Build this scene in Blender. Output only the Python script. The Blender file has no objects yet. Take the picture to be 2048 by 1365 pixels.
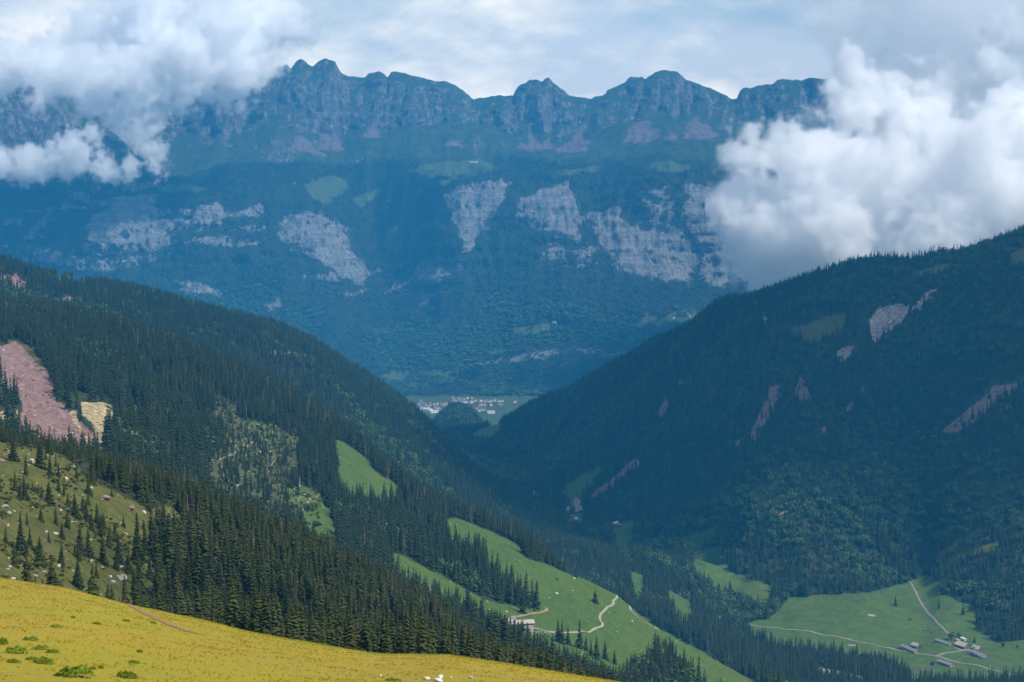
import bpy, bmesh, math, random
import numpy as np
from mathutils import Vector, Matrix

random.seed(7)
RNG = np.random.default_rng(11)
scene = bpy.context.scene
COL = scene.collection
R = math.radians

# ------------------------------------------------------------------ camera
W0, H0 = 2048.0, 1365.0
HFOV = R(26.0)
FPX = (W0 / 2) / math.tan(HFOV / 2)
HORIZON_ROW = 220.0
PITCH = math.atan((H0 / 2 - HORIZON_ROW) / FPX)
CAM_Z = 1400.0
cam_data = bpy.data.cameras.new('camera')
cam_data.sensor_width = 36.0
cam_data.angle = HFOV
cam_data.clip_start = 0.5
cam_data.clip_end = 120000.0
cam = bpy.data.objects.new('camera', cam_data)
cam.location = (0, 0, CAM_Z)
cam.rotation_euler = (R(90) - PITCH, 0, 0)
COL.objects.link(cam)
scene.camera = cam

# ------------------------------------------------------------------ sky and sun
SUN_AZ, SUN_EL = R(118.0), R(50.0)          # azimuth clockwise from the view direction
to_sun = Vector((math.sin(SUN_AZ) * math.cos(SUN_EL), math.cos(SUN_AZ) * math.cos(SUN_EL), math.sin(SUN_EL)))
world = bpy.data.worlds.new('World')
scene.world = world
world.use_nodes = True
wt = world.node_tree
wt.nodes.clear()
def wnode(t, **kw):
    n = wt.nodes.new(t)
    for k, v in kw.items():
        setattr(n, k, v)
    return n
sky = wnode('ShaderNodeTexSky', sky_type='NISHITA', sun_disc=False)
sky.sun_elevation = SUN_EL
sky.sun_rotation = SUN_AZ
sky.altitude = 1800
sky.air_density = 1.0
sky.dust_density = 1.5
sky.ozone_density = 1.5
w_geo = wnode('ShaderNodeTexCoord')
w_map = wnode('ShaderNodeMapping')
w_map.inputs['Scale'].default_value = (6.0, 6.0, 15.0)
w_map.inputs['Location'].default_value = (1.3, 0.4, 2.1)
w_n = wnode('ShaderNodeTexNoise')
w_n.inputs['Scale'].default_value = 1.0
w_n.inputs['Detail'].default_value = 9.0
w_n.inputs['Roughness'].default_value = 0.58
w_n.inputs['Distortion'].default_value = 0.6
w_r = wnode('ShaderNodeValToRGB')
w_r.color_ramp.elements[0].position = 0.48
w_r.color_ramp.elements[0].color = (0, 0, 0, 1)
w_r.color_ramp.elements[1].position = 0.68
w_r.color_ramp.elements[1].color = (1, 1, 1, 1)
w_map2 = wnode('ShaderNodeMapping')
w_map2.inputs['Scale'].default_value = (11.0, 11.0, 24.0)
w_map2.inputs['Location'].default_value = (4.3, 1.4, 0.1)
w_n2 = wnode('ShaderNodeTexNoise')
w_n2.inputs['Detail'].default_value = 8.0
w_n2.inputs['Roughness'].default_value = 0.6
w_n2.inputs['Scale'].default_value = 1.0
w_r2 = wnode('ShaderNodeValToRGB')
w_r2.color_ramp.elements[0].position = 0.42
w_r2.color_ramp.elements[0].color = (9.8, 9.5, 8.8, 1)
w_r2.color_ramp.elements[1].position = 0.60
w_r2.color_ramp.elements[1].color = (17.8, 15.6, 12.0, 1)
w_mix = wnode('ShaderNodeMixRGB')
w_bg = wnode('ShaderNodeBackground')
w_bg.inputs['Strength'].default_value = 0.085
w_out = wnode('ShaderNodeOutputWorld')
L_ = wt.links.new
L_(w_geo.outputs['Generated'], w_map.inputs['Vector']); L_(w_map.outputs['Vector'], w_n.inputs['Vector'])
L_(w_geo.outputs['Generated'], w_map2.inputs['Vector']); L_(w_map2.outputs['Vector'], w_n2.inputs['Vector'])
w_sep = wnode('ShaderNodeSeparateXYZ'); L_(w_geo.outputs['Generated'], w_sep.inputs[0])
w_abs = wnode('ShaderNodeMath', operation='ABSOLUTE'); L_(w_sep.outputs['Z'], w_abs.inputs[0])
w_inv = wnode('ShaderNodeMath', operation='SUBTRACT', use_clamp=True); w_inv.inputs[0].default_value = 1.0; L_(w_abs.outputs[0], w_inv.inputs[1])
w_pow = wnode('ShaderNodeMath', operation='POWER'); L_(w_inv.outputs[0], w_pow.inputs[0]); w_pow.inputs[1].default_value = 5.0
w_cov = wnode('ShaderNodeMath', operation='MULTIPLY_ADD'); L_(w_pow.outputs[0], w_cov.inputs[0]); w_cov.inputs[1].default_value = 0.24; L_(w_n.outputs['Fac'], w_cov.inputs[2])
L_(w_cov.outputs[0], w_r.inputs['Fac'])
L_(w_n2.outputs['Fac'], w_r2.inputs['Fac'])
L_(w_r.outputs['Color'], w_mix.inputs['Fac']); L_(sky.outputs['Color'], w_mix.inputs['Color1']); L_(w_r2.outputs['Color'], w_mix.inputs['Color2'])
L_(w_mix.outputs['Color'], w_bg.inputs['Color']); L_(w_bg.outputs['Background'], w_out.inputs['Surface'])

sun_data = bpy.data.lights.new('sun', 'SUN')
sun_data.energy = 5.0
sun_data.angle = R(0.5)
sun_data.color = (1.0, 0.94, 0.85)
sun = bpy.data.objects.new('sun', sun_data)
sun.rotation_euler = to_sun.to_track_quat('Z', 'Y').to_euler()
sun.location = (0, 0, CAM_Z + 800)
COL.objects.link(sun)

vs = scene.view_settings
vs.view_transform = 'Standard'
vs.look = 'None'
vs.exposure = 0.30
vs.gamma = 1.0
vs.use_curve_mapping = False
cy = scene.cycles
cy.use_denoising = True
cy.denoiser = 'OPENIMAGEDENOISE'
cy.max_bounces = 44
cy.diffuse_bounces = 2
cy.glossy_bounces = 1
cy.transmission_bounces = 2
cy.transparent_max_bounces = 8
cy.volume_bounces = 40
cy.volume_step_rate = 1.6
cy.volume_max_steps = 512
cy.caustics_reflective = False
cy.caustics_refractive = False
cy.sample_clamp_indirect = 4.0
cy.use_adaptive_sampling = True
cy.adaptive_threshold = 0.02

# ------------------------------------------------------------------ numpy noise
def _hash(ix, iy, iz, seed):
    h = (ix.astype(np.int64) * 374761393 + iy.astype(np.int64) * 668265263 + iz.astype(np.int64) * 2147483647 + seed * 974634777) & 0xFFFFFFFF
    h = ((h ^ (h >> 13)) * 1274126177) & 0xFFFFFFFF
    h = ((h ^ (h >> 16)) * 2246822519) & 0xFFFFFFFF
    return ((h ^ (h >> 15)) & 0xFFFFFF) / float(0xFFFFFF)
def vnoise(x, y, seed=0):
    ix, iy = np.floor(x), np.floor(y)
    fx, fy = x - ix, y - iy
    fx = fx * fx * fx * (fx * (fx * 6 - 15) + 10); fy = fy * fy * fy * (fy * (fy * 6 - 15) + 10)
    z = np.zeros_like(ix)
    a = _hash(ix, iy, z, seed); b = _hash(ix + 1, iy, z, seed); c = _hash(ix, iy + 1, z, seed); d = _hash(ix + 1, iy + 1, z, seed)
    return (a + (b - a) * fx) * (1 - fy) + (c + (d - c) * fx) * fy
def fbm(x, y, octaves=4, seed=0, gain=0.5):
    s, amp, tot = 0.0, 1.0, 0.0
    for o in range(octaves):
        s = s + amp * (vnoise(x + 17.3 * o, y - 9.1 * o, seed + o) * 2 - 1)
        tot += amp; amp *= gain; x = x * 2.03; y = y * 2.03
    return s / tot
def ridged(x, y, octaves=4, seed=0):
    s, amp, tot = 0.0, 1.0, 0.0
    for o in range(octaves):
        s = s + amp * (1 - np.abs(vnoise(x + 7.7 * o, y + 3.1 * o, seed + o) * 2 - 1))
        tot += amp; amp *= 0.5; x = x * 2.1; y = y * 2.1
    return s / tot * 2 - 1
def smooth(a, b, x):
    t = np.clip((x - a) / (b - a), 0, 1)
    return t * t * (3 - 2 * t)

# ------------------------------------------------------------------ picture coordinates <-> rays
CP, SP = math.cos(PITCH), math.sin(PITCH)
def ray(px, py):
    """azimuth slope x/y and elevation slope z/y of the line of sight through a photo pixel"""
    u = (np.asarray(px, float) - W0 / 2) / FPX
    v = (H0 / 2 - np.asarray(py, float)) / FPX
    yy = CP + v * SP
    return u / yy, (-SP + v * CP) / yy
def pix(a, s):
    v = (s * CP + SP) / (CP - s * SP)
    u = a * (CP + v * SP)
    return W0 / 2 + u * FPX, H0 / 2 - v * FPX
UNIT = 1.0 / FPX        # metres per photo pixel per metre of distance

# ------------------------------------------------------------------ terrain: skyline and foot lines (px, py, distance)
Z = 'z'
def line(*pts):
    return pts
LINES = [
 ('near', line((-300,1420,62),(0,1410,65),(600,1440,65),(1230,1500,65),(2048,1700,60),(2600,1850,60))),
 ('crest', line((-300,1088,205),(0,1157,195),(130,1176,192),(260,1211,188),(400,1241,182),(500,1266,178),(690,1299,172),(760,1309,168),(900,1312,165),(1000,1326,160),(1240,1366,150),(1600,1450,145),(2100,1580,140),(2600,1700,140))),
 ('hollow', line((-300,1170,420),(0,1225,420),(400,1320,420),(700,1375,420),(1000,1400,420),(1260,1440,420),(1600,1515,420),(2100,1650,420),(2600,1750,420))),
 ('Bbot', line((-300,1110,600),(0,1178,600),(300,1255,720),(600,1325,850),(800,1365,950),(1000,1396,1080),(1260,1450,1250),(1600,1520,1330),(2100,1640,1400),(2600,1740,1400))),
 ('Bmid', line((-300,940,740),(0,1030,750),(300,1110,850),(600,1215,970),(800,1288,1070),(1000,1352,1190),(1260,1437,1390),(1600,1508,1470),(2100,1630,1500),(2600,1730,1500))),
 ('Btop', line((-300,760,1000),(0,888,950),(60,897,950),(230,945,990),(400,1020,1060),(600,1100,1150),(800,1203,1260),(950,1292,1340),(1100,1355,1430),(1260,1425,1530),(1600,1500,1610),(2100,1622,1620),(2600,1720,1620))),
 ('Bdip', line((-300,800,1320),(0,940,1320),(230,985,1320),(400,1060,1350),(600,1140,1400),(800,1240,1470),(950,1325,1570),(1100,1380,1620),(1260,1430,1690),(1600,1496,1760),(2100,1618,1760),(2600,1715,1760))),
 ('Cbot', line((-300,785,1500),(0,915,1500),(230,950,1500),(400,1030,1540),(600,1110,1590),(800,1213,1660),(950,1295,1750),(1100,1345,1800),(1260,1400,1850),(1400,1445,1900),(1600,1490,1910),(2100,1610,1910),(2600,1700,1910))),
 ('Cmid', line((-300,650,2100),(0,745,2100),(230,800,2100),(400,880,2100),(600,990,2100),(800,1090,2100),(950,1170,2100),(1100,1245,2080),(1260,1315,2060),(1400,1370,2050),(1600,1450,2050),(2100,1590,2030),(2600,1680,2030))),
 ('E', line((-300,560,2900),(0,625,2900),(225,660,2900),(342,692,2950),(450,742,2900),(560,802,2850),(680,872,2750),(800,975,2620),(913,1040,2520),(1033,1090,2450),(1098,1133,2400),(1234,1191,2350),(1316,1257,2300),(1371,1286,2280),(1512,1367,2210),(1700,1450,2160),(2100,1565,2120),(2600,1660,2120))),
 ('Edip', line((-300,585,3300),(0,645,3300),(225,678,3300),(342,708,3350),(450,760,3300),(560,820,3260),(680,892,3160),(800,998,3060),(913,1065,3000),(1033,1130,3000),(1098,1175,3050),(1234,1260,3050),(1316,1308,2900),(1371,1338,2800),(1512,1405,2620),(1800,1448,2600),(2600,1450,2600))),
 ('V', line((-300,470,4200),(0,525,4200),(60,552,4200),(150,572,4200),(290,590,4300),(400,625,4350),(470,638,4400),(560,664,4450),(640,704,4550),(740,768,4700),(820,820,4800),(870,862,4800),(940,938,4700),(1000,992,4500),(1060,1040,4200),(1130,1085,3950),(1234,1142,3700),(1316,1192,3500),(1400,1250,3350),(1512,1332,3150),(1600,1352,3080),(1800,1365,3050),(2048,1372,3000),(2600,1372,3000))),
 ('T', line((-300,510,4900),(0,560,4900),(290,625,5000),(560,705,5100),(740,805,5300),(820,855,5400),(870,892,5500),(940,958,5500),(1000,964,5550),(1060,985,5300),(1130,1022,4900),(1234,1070,4500),(1316,1092,4250),(1400,1125,4050),(1470,1165,3850),(1512,1192,3720),(1600,1194,3680),(1740,1188,3690),(1800,1172,3740),(1855,1152,3800),(1880,1190,3660),(1960,1250,3480),(2048,1275,3400),(2600,1275,3400))),
 ('Dmid', line((-300,540,5600),(0,600,5600),(560,730,5700),(820,868,5900),(870,885,6000),(940,906,6200),(1000,898,6250),(1060,892,6200),(1130,897,5850),(1234,900,5400),(1316,890,5100),(1400,865,4800),(1512,850,4430),(1600,840,4330),(1800,820,4280),(2048,800,4080),(2600,760,4000))),
 ('Dridge', line((-300,580,6400),(0,650,6400),(560,760,6500),(820,874,6600),(870,872,6700),(940,862,6900),(1000,850,6800),(1030,833,6700),(1060,814,6600),(1130,790,6400),(1200,758,6200),(1250,727,6050),(1300,697,5900),(1350,668,5750),(1390,645,5600),(1420,618,5450),(1450,602,5350),(1480,597,5250),(1550,582,5100),(1640,566,5000),(1700,556,4950),(1740,548,4900),(1840,548,4800),(1930,536,4700),(1960,520,4650),(2048,490,4600),(2600,380,4500))),
 ('Ddip', line((-300,620,7200),(0,690,7200),(560,800,7250),(820,893,7350),(870,892,7400),(940,882,7500),(1000,875,7450),(1060,842,7350),(1130,818,7200),(1300,725,6800),(1450,635,6500),(1700,590,6200),(2048,530,6000),(2600,430,6000))),
 ('K', line((-300,640,7900),(0,720,7900),(560,830,7900),(820,893,7900),(850,872,7900),(875,833,7900),(905,810,7900),(930,813,7900),(955,838,7900),(975,864,7900),(1000,884,7900),(1060,880,7900),(1300,770,7900),(1500,680,7900),(2048,580,7900),(2600,480,7900))),
 ('Kdip', [(-300,-1310,8600,Z),(2600,-1310,8600,Z)]),
 ('W1', [(-300,-1350,9200,Z),(2600,-1350,9200,Z)]),
 ('W2', [(-300,-1350,10420,Z),(2600,-1345,10420,Z)]),
 ('M1', line((-300,690,10780),(0,695,10780),(400,705,10780),(700,748,10780),(850,768,10780),(1000,762,10780),(1200,742,10780),(1400,735,10780),(2600,735,10780))),
 ('M2', line((-300,600,11250),(0,600,11250),(400,625,11250),(700,682,11250),(900,692,11200),(1050,668,11250),(1200,648,11250),(1400,628,11250),(2600,600,11250))),
 ('M3', line((-300,500,11650),(170,497,11650),(330,506,11650),(520,498,11650),(640,546,11650),(725,579,11700),(770,560,11950),(820,560,11850),(870,545,11720),(1000,502,11700),(1160,518,11650),(1230,536,11650),(1370,576,11600),(1480,576,11600),(2600,576,11600))),
 ('M4', line((-300,390,11900),(170,420,11900),(245,385,11900),(320,389,11950),(440,395,11950),(530,399,12000),(600,419,12000),(680,442,12050),(745,480,12350),(800,430,12300),(880,386,12050),(1010,356,12000),(1130,352,12000),(1200,372,12100),(1290,361,12000),(1380,346,11950),(1470,380,11900),(2600,380,11900))),
 ('N', line((-300,60,12450),(-100,120,12450),(0,156,12450),(70,165,12450),(120,200,12450),(180,240,12450),(270,306,12400),(330,347,12450),(400,371,12550),(460,336,12550),(540,311,12580),(600,321,12580),(680,366,12620),(740,400,12650),(800,352,12650),(900,331,12600),(1010,331,12600),(1130,336,12550),(1250,331,12550),(1330,311,12550),(1420,321,12550),(1640,330,12550),(1760,370,12550),(2600,370,12550))),
 ('N2', line((-300,230,12850),(0,290,12850),(180,322,12850),(330,362,12850),(460,346,12850),(540,326,12850),(700,330,12870),(900,302,12870),(1030,303,12870),(1180,306,12870),(1300,278,12870),(1440,278,12870),(1640,290,12870),(1760,350,12870),(2600,365,12870))),
 ('M5', line((-300,220,13120),(0,240,13120),(330,300,13120),(450,292,13120),(560,268,13100),(640,285,13120),(700,280,13120),(850,274,13120),(1030,284,13120),(1100,288,13120),(1170,290,13120),(1290,262,13100),(1370,262,13100),(1440,265,13120),(1640,268,13120),(1760,345,13120),(2600,360,13120))),
 ('M6', [(x, y, 13520) for x, y in ((-300,120),(0,150),(200,170),(340,188),(400,180),(480,160),(540,141),(560,134),(575,131),(581,140),(590,127),(600,120),(610,124),(625,134),(640,124),(650,119),(670,124),(682,145),(690,151),(730,156),(738,147),(765,147),(775,156),(782,145),(800,145),(830,152),(855,160),(890,166),(920,180),(935,196),(945,205),(960,201),(1000,197),(1027,193),(1031,180),(1045,170),(1070,160),(1085,167),(1095,160),(1105,170),(1125,180),(1140,193),(1165,200),(1185,203),(1210,195),(1215,185),(1230,176),(1253,164),(1262,158),(1285,160),(1290,163),(1310,150),(1330,145),(1355,144),(1375,165),(1390,172),(1410,175),(1440,188),(1473,201),(1482,180),(1500,178),(1546,171),(1555,160),(1600,163),(1650,158),(1668,166),(1690,215),(1740,285),(1820,330),(2100,345),(2600,350))]),
 ('M7', [(-300,-250,14600,Z),(2600,-250,14600,Z)]),
 ('M8', [(-300,-700,16200,Z),(2600,-700,16200,Z)]),
 ('M9', [(-300,-900,17200,Z),(2600,-900,17200,Z)]),
]
# columns: dense across the view with a margin, then widening to both sides
A0, A1 = (-260 - 1024) / FPX, (2308 - 1024) / FPX
NCOL = 700
side = np.array([0.012, 0.03, 0.06, 0.1, 0.16, 0.25, 0.4, 0.6, 0.9])
ACOL = np.concatenate([A0 - side[::-1], np.linspace(A0, A1, NCOL), A1 + side])
NC = len(ACOL)
K = len(LINES) + 1
KX = np.zeros((NC, K)); KS = np.zeros((NC, K))
KX[:, 0] = math.log(2.0); KS[:, 0] = -1.75 / 2.0
for k, (nm, pts) in enumerate(LINES, 1):
    aa, ss, dd = [], [], []
    for p in pts:
        if len(p) == 4:
            a = (p[0] - W0 / 2) / FPX; s = p[1] / p[2]
        else:
            a, s = ray(p[0], p[1])
        aa.append(float(a)); ss.append(float(s)); dd.append(math.log(p[2]))
    KS[:, k] = np.interp(ACOL, aa, ss); KX[:, k] = np.interp(ACOL, aa, dd)
    if nm == 'M6':                 # ragged teeth along the skyline
        cpx = W0 / 2 + ACOL * FPX
        KS[:, k] += UNIT * (4.0 * fbm(cpx / 47, cpx * 0, 3, 201) * (0.4 + vnoise(cpx / 130, cpx * 0, 203)) + 2.4 * fbm(cpx / 10, cpx * 0, 2, 205))
    if nm not in ('M6',):          # soften the corners of the lines
        ker = np.hanning(15); ker /= ker.sum()
        for arr in (KS, KX):
            pad = np.pad(arr[:, k], 7, mode='edge')
            arr[:, k] = np.convolve(pad, ker, mode='valid')
for k in range(1, K):
    KX[:, k] = np.maximum(KX[:, k], KX[:, k - 1] + 0.004)

def pchip(x, y, xq):
    h = np.diff(x); dl = np.diff(y) / h
    d = np.zeros_like(y)
    w1 = 2 * h[1:] + h[:-1]; w2 = h[1:] + 2 * h[:-1]
    ok = dl[:-1] * dl[1:] > 0
    with np.errstate(divide='ignore', invalid='ignore'):
        d[1:-1] = np.where(ok, (w1 + w2) / (w1 / dl[:-1] + w2 / dl[1:]), 0)
    d[0], d[-1] = dl[0], dl[-1]
    i = np.clip(np.searchsorted(x, xq) - 1, 0, len(x) - 2)
    t = (xq - x[i]) / h[i]
    return ((1 + 2 * t) * (1 - t) ** 2 * y[i] + t * (1 - t) ** 2 * h[i] * d[i] + t * t * (3 - 2 * t) * y[i + 1] + t * t * (t - 1) * h[i] * d[i + 1])

# rows: spread where the land rises in view
probe = np.linspace(math.log(2.0), math.log(17200.0), 3000)
acc = np.zeros(len(probe) - 1)
for c in range(20, NC - 20, 25):
    s = pchip(KX[c], KS[c], probe)
    run = np.maximum.accumulate(s)
    vis = (s[1:] >= run[:-1] - 0.006)
    acc += np.abs(np.diff(s)) * vis * (probe[1:] > math.log(60)) * (probe[1:] < math.log(13700))
acc = np.convolve(np.pad(acc, 20, mode='edge'), np.ones(41) / 41, mode='valid')
wgt = acc / acc.sum() + 0.45 / len(acc)
lo = probe[1:]
wgt = wgt * np.where((lo > math.log(11500)) & (lo < math.log(13560)), 1.5, 1.0) * np.where(lo < math.log(330), 0.75, 1.0) * np.where(lo > math.log(14000), 0.3, 1.0)
cum = np.concatenate([[0], np.cumsum(wgt)]); cum /= cum[-1]
NROW = 1280
LROW = np.interp(np.linspace(0, 1, NROW), cum, probe)
DROW = np.exp(LROW)
S = np.stack([pchip(KX[c], KS[c], LROW) for c in range(NC)])          # (NC, NROW)
GX = ACOL[:, None] * DROW[None, :]
GY = np.broadcast_to(DROW[None, :], GX.shape).copy()
GZ = S * DROW[None, :]
# relief on top of the big shapes
D2 = GY
def zone(*kv):
    return np.interp(LROW, np.log([k for k, v in kv]), [v for k, v in kv])[None, :]
calm = 1 - 0.85 * np.exp(-((DROW - 13520) / 130.0) ** 2)[None, :]
GZ += zone((2, 0.02), (60, 0.12), (200, 0.2), (330, 0.3), (450, 1.0), (900, 1.6), (1500, 2.0), (60000, 2.0)) * fbm(GX / 22, GY / 30, 4, 3)
GZ += zone((300, 0.0), (450, 2.5), (1000, 4.0), (2000, 5.0), (3000, 7.0), (4500, 9.0), (7000, 9.0), (8500, 2.0), (9200, 0.0), (10420, 0.0), (10800, 14.0), (60000, 18.0)) * fbm(GX / 150, GY / 170, 5, 21) * calm
flat_farm = smooth(1470, 1560, pix(ACOL, -0.23)[0])[:, None] * (smooth(2900, 3000, GY) * (1 - smooth(3600, 3800, GY)))
side_d = smooth(1000, 1150, pix(ACOL, -0.2)[0])[:, None]
GZ += (zone((3500, 0.0), (4000, 1.0), (6800, 1.0), (7500, 0.0)) * side_d * 40.0) * ridged((GX * 0.9 + GY * 0.35) / 240, (GY * 0.9 - GX * 0.35) / 620, 4, 31)
GZ += zone((10500, 0.0), (10900, 1.0), (13000, 1.0), (13300, 0.5), (60000, 0.5)) * calm * (64.0 * (ridged(GX / 760 + 0.5 * fbm(GX / 900, GY / 900, 2, 49), GY / 3000, 2, 45) - 0.2) + 58.0 * ridged(GX / 330 + 0.4 * fbm(GX / 500, GY / 500, 2, 43), GY / 900, 4, 41) + 16.0 * ridged(GX / 110, GY / 330, 3, 47))
GS = GZ / GY
PX, PY = pix(np.broadcast_to(ACOL[:, None], GS.shape), GS)

# buttresses and gullies: push the steep far faces back and forth
BUT = zone((11450, 0.0), (11650, 1.0), (12000, 1.0), (12200, 0.0), (13050, 0.0), (13200, 1.0), (13500, 1.0), (13800, 0.4), (15000, 0.0))
upper = zone((12900, 0.0), (13100, 1.0), (60000, 1.0))
lean = fbm(GX / 900, GX * 0, 2, 75)
wx = GX + 110 * fbm(GX / 420, GZ / 300, 4, 77) + lean * 0.9 * (GZ + 200)
flute = (ridged(wx / 290, GZ / 900, 5, 51) * 0.75 + ridged(wx / 95, GZ / 420, 4, 57) * 0.35) * (0.45 + 1.1 * vnoise(GX / 520, GZ / 400, 59)) + 0.25 * fbm(GX / 60, GZ / 22, 3, 63)
lower = fbm(wx / 150, GZ / 130, 5, 61) + 0.5 * ridged(wx / 60, GZ / 240, 3, 67)
HS = 78.0 + 14.0 * fbm(GX / 700, GX * 0, 2, 81)
ph = (GZ + 46.0 * fbm(GX / 300, GY / 400, 5, 83)) / HS
ph = ph - np.floor(ph)
ledge = np.where(ph < 0.68, -0.75 * ph, -0.75 * 0.68 + (ph - 0.68) * (0.51 / 0.32)) * HS * (0.35 + 0.9 * vnoise(GX / 330, GZ / 260, 85))
lower = lower + 0.0
CLIFF = zone((11520, 0.0), (11640, 1.0), (12000, 1.0), (12150, 0.0))
GY2 = GY + CLIFF * ledge * 0.62 + BUT * (upper * flute * 135 + (1 - upper) * lower * 50)
GX2 = GX * (GY2 / GY)
RUN = np.maximum.accumulate(GS, axis=1)

def ground(x, y):
    """height of the land at plan position x, y (camera height = 0)"""
    x = np.asarray(x, float); y = np.maximum(np.asarray(y, float), 2.01)
    a = x / y; l = np.log(y)
    i = np.clip(np.searchsorted(ACOL, a) - 1, 0, NC - 2); j = np.clip(np.searchsorted(LROW, l) - 1, 0, NROW - 2)
    t = np.clip((a - ACOL[i]) / (ACOL[i + 1] - ACOL[i]), 0, 1); u = np.clip((y - DROW[j]) / (DROW[j + 1] - DROW[j]), 0, 1)
    return (GZ[i, j] * (1 - t) + GZ[i + 1, j] * t) * (1 - u) + (GZ[i, j + 1] * (1 - t) + GZ[i + 1, j + 1] * t) * u
def at(px, py, dmin=60.0, dmax=60000.0):
    """plan point where the line of sight through a photo pixel first meets the land beyond dmin"""
    a, s = ray(px, py)
    l = np.linspace(math.log(dmin), math.log(min(dmax, 17000.0)), 6000)
    y = np.exp(l); g = ground(a * y, y) / y
    hit = np.nonzero(g >= s)[0]
    i = hit[0] if len(hit) else len(y) - 1
    if i == 0:
        return float(a * y[0]), float(y[0])
    t = (s - g[i - 1]) / max(g[i] - g[i - 1], 1e-9)
    yy = y[i - 1] + (y[i] - y[i - 1]) * min(max(t, 0), 1)
    return float(a * yy), float(yy)
def P3(x, y, dz=0.0):
    return Vector((float(x), float(y), float(ground(x, y)) + CAM_Z + dz))

# ------------------------------------------------------------------ land cover outlined on the land (photo pixels, distance range)
JX = (5.0 + 5.0 * (GY > 10000)) * fbm(GX / (GY * 0.011), GY / (GY.clip(60) * 0.0 + 45.0), 3, 401) * smooth(1300, 1500, GY)
JY = (4.0 + 3.0 * (GY > 10000)) * fbm(GX / (GY * 0.013), GY / 38.0, 3, 405) * smooth(1300, 1500, GY)
def poly_mask(pts, d0, d1, soft=3.0):
    pts = np.array(pts, float)
    x0, y0 = pts.min(0) - soft * 2; x1, y1 = pts.max(0) + soft * 2
    sel = np.nonzero((PX > x0) & (PX < x1) & (PY > y0) & (PY < y1) & (GY > d0) & (GY < d1))
    out = np.zeros(PX.shape, np.float32)
    if len(sel[0]) == 0:
        return out
    x, y = PX[sel] + JX[sel], PY[sel] + JY[sel]
    inside = np.zeros(len(x), bool); dist = np.full(len(x), 1e9)
    n = len(pts)
    for i in range(n):
        ax, ay = pts[i]; bx, by = pts[(i + 1) % n]
        cond = (ay > y) != (by > y)
        with np.errstate(divide='ignore', invalid='ignore'):
            inside ^= cond & (x < (bx - ax) * (y - ay) / (by - ay + 1e-12) + ax)
        ex, ey = bx - ax, by - ay
        t = np.clip(((x - ax) * ex + (y - ay) * ey) / (ex * ex + ey * ey + 1e-9), 0, 1)
        dist = np.minimum(dist, np.hypot(x - ax - t * ex, y - ay - t * ey))
    sd = np.where(inside, dist, -dist)
    out[sel] = smooth(-soft, soft, sd)
    return out
def cover(polys, d0, d1, soft=3.0):
    m = np.zeros(PX.shape, np.float32)
    for p in polys:
        m = np.maximum(m, poly_mask(p, d0, d1, soft))
    return m

CHALET_MEADOW = [(884,1042),(915,1036),(975,1062),(1033,1088),(1050,1115),(1098,1131),(1160,1155),(1234,1189),(1316,1255),(1371,1283),(1512,1368),(1600,1420),(1300,1430),(1100,1335),(1000,1268),(930,1228),(860,1215),(760,1135),(785,1105),(812,1112),(890,1155),(965,1200),(1080,1222),(1062,1190),(985,1150),(955,1112),(898,1085)]
FARM_MEADOW = [(1478,1250),(1540,1236),(1578,1197),(1640,1190),(1740,1186),(1800,1170),(1850,1148),(1872,1158),(1884,1190),(1942,1210),(1957,1262),(1990,1286),(2060,1281),(2320,1290),(2320,1420),(1850,1420),(1815,1345),(1745,1322),(1640,1306),(1560,1295),(1500,1272)]
meadow = cover([
    CHALET_MEADOW,
    [(668,880),(690,885),(718,908),(748,940),(806,980),(800,1000),(770,1006),(690,1012),(676,960),(676,920)],
    [(575,980),(612,974),(652,1000),(668,1060),(690,1130),(640,1130),(600,1060)],
    [(312,682),(330,680),(334,692),(316,694)], [(150,745),(175,752),(170,772),(155,765)],
    [(510,850),(545,850),(548,870),(515,872)], [(600,825),(612,830),(610,870),(602,860)],
], 1400, 3300)
meadow = np.maximum(meadow, cover([
    FARM_MEADOW,
    [(1388,1108),(1440,1094),(1446,1125),(1470,1148),(1532,1165),(1546,1188),(1530,1215),(1470,1195),(1425,1175),(1385,1150)],
    [(1365,1076),(1405,1062),(1440,1050),(1428,1085),(1400,1100),(1370,1098)],
    [(1218,1050),(1285,1038),(1268,1068),(1255,1112),(1236,1095),(1226,1070)],
    [(1260,1146),(1284,1150),(1288,1205),(1268,1200)], [(1336,1178),(1382,1205),(1392,1235),(1350,1222)], [(1345,1212),(1380,1225),(1385,1255),(1352,1245)],
    [(1126,974),(1160,955),(1198,934),(1208,942),(1190,968),(1160,1000),(1135,1012)],
    [(1130,1028),(1164,1027),(1166,1050),(1138,1062)], [(1086,1056),(1108,1060),(1104,1070),(1092,1066)],
    [(940,870),(958,860),(985,850),(997,838),(1003,842),(998,866),(975,884),(955,878)],
], 3000, 8000))
pasture = cover([
    [(1572,660),(1640,640),(1692,622),(1694,650),(1625,692),(1608,676)],
    [(1640,549),(1702,533),(1702,546),(1648,558)], [(1828,543),(1892,529),(1902,536),(1838,556)],
    [(2015,512),(2060,490),(2120,480),(2100,530),(2030,532)],
    [(1242,1010),(1262,1003),(1255,1022)], [(1880,1108),(1925,1072),(1918,1090),(1892,1112)], [(1910,1112),(2010,1080),(1990,1098),(1925,1120)],
], 3300, 6600, 2.5)
pasture = np.maximum(pasture, cover([[(110,545),(128,545),(126,572),(114,570)], [(142,560),(170,558),(172,582),(146,578)], [(205,548),(222,549),(220,556),(206,556)], [(450,625),(475,628),(470,640),(452,640)]], 3400, 5200, 2.0))
slide = cover([[(-60,640),(0,690),(32,682),(70,720),(98,742),(108,790),(150,828),(232,908),(240,925),(150,930),(72,925),(40,880),(46,800),(0,758),(-60,740)]], 1380, 3000, 2.0)
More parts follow.
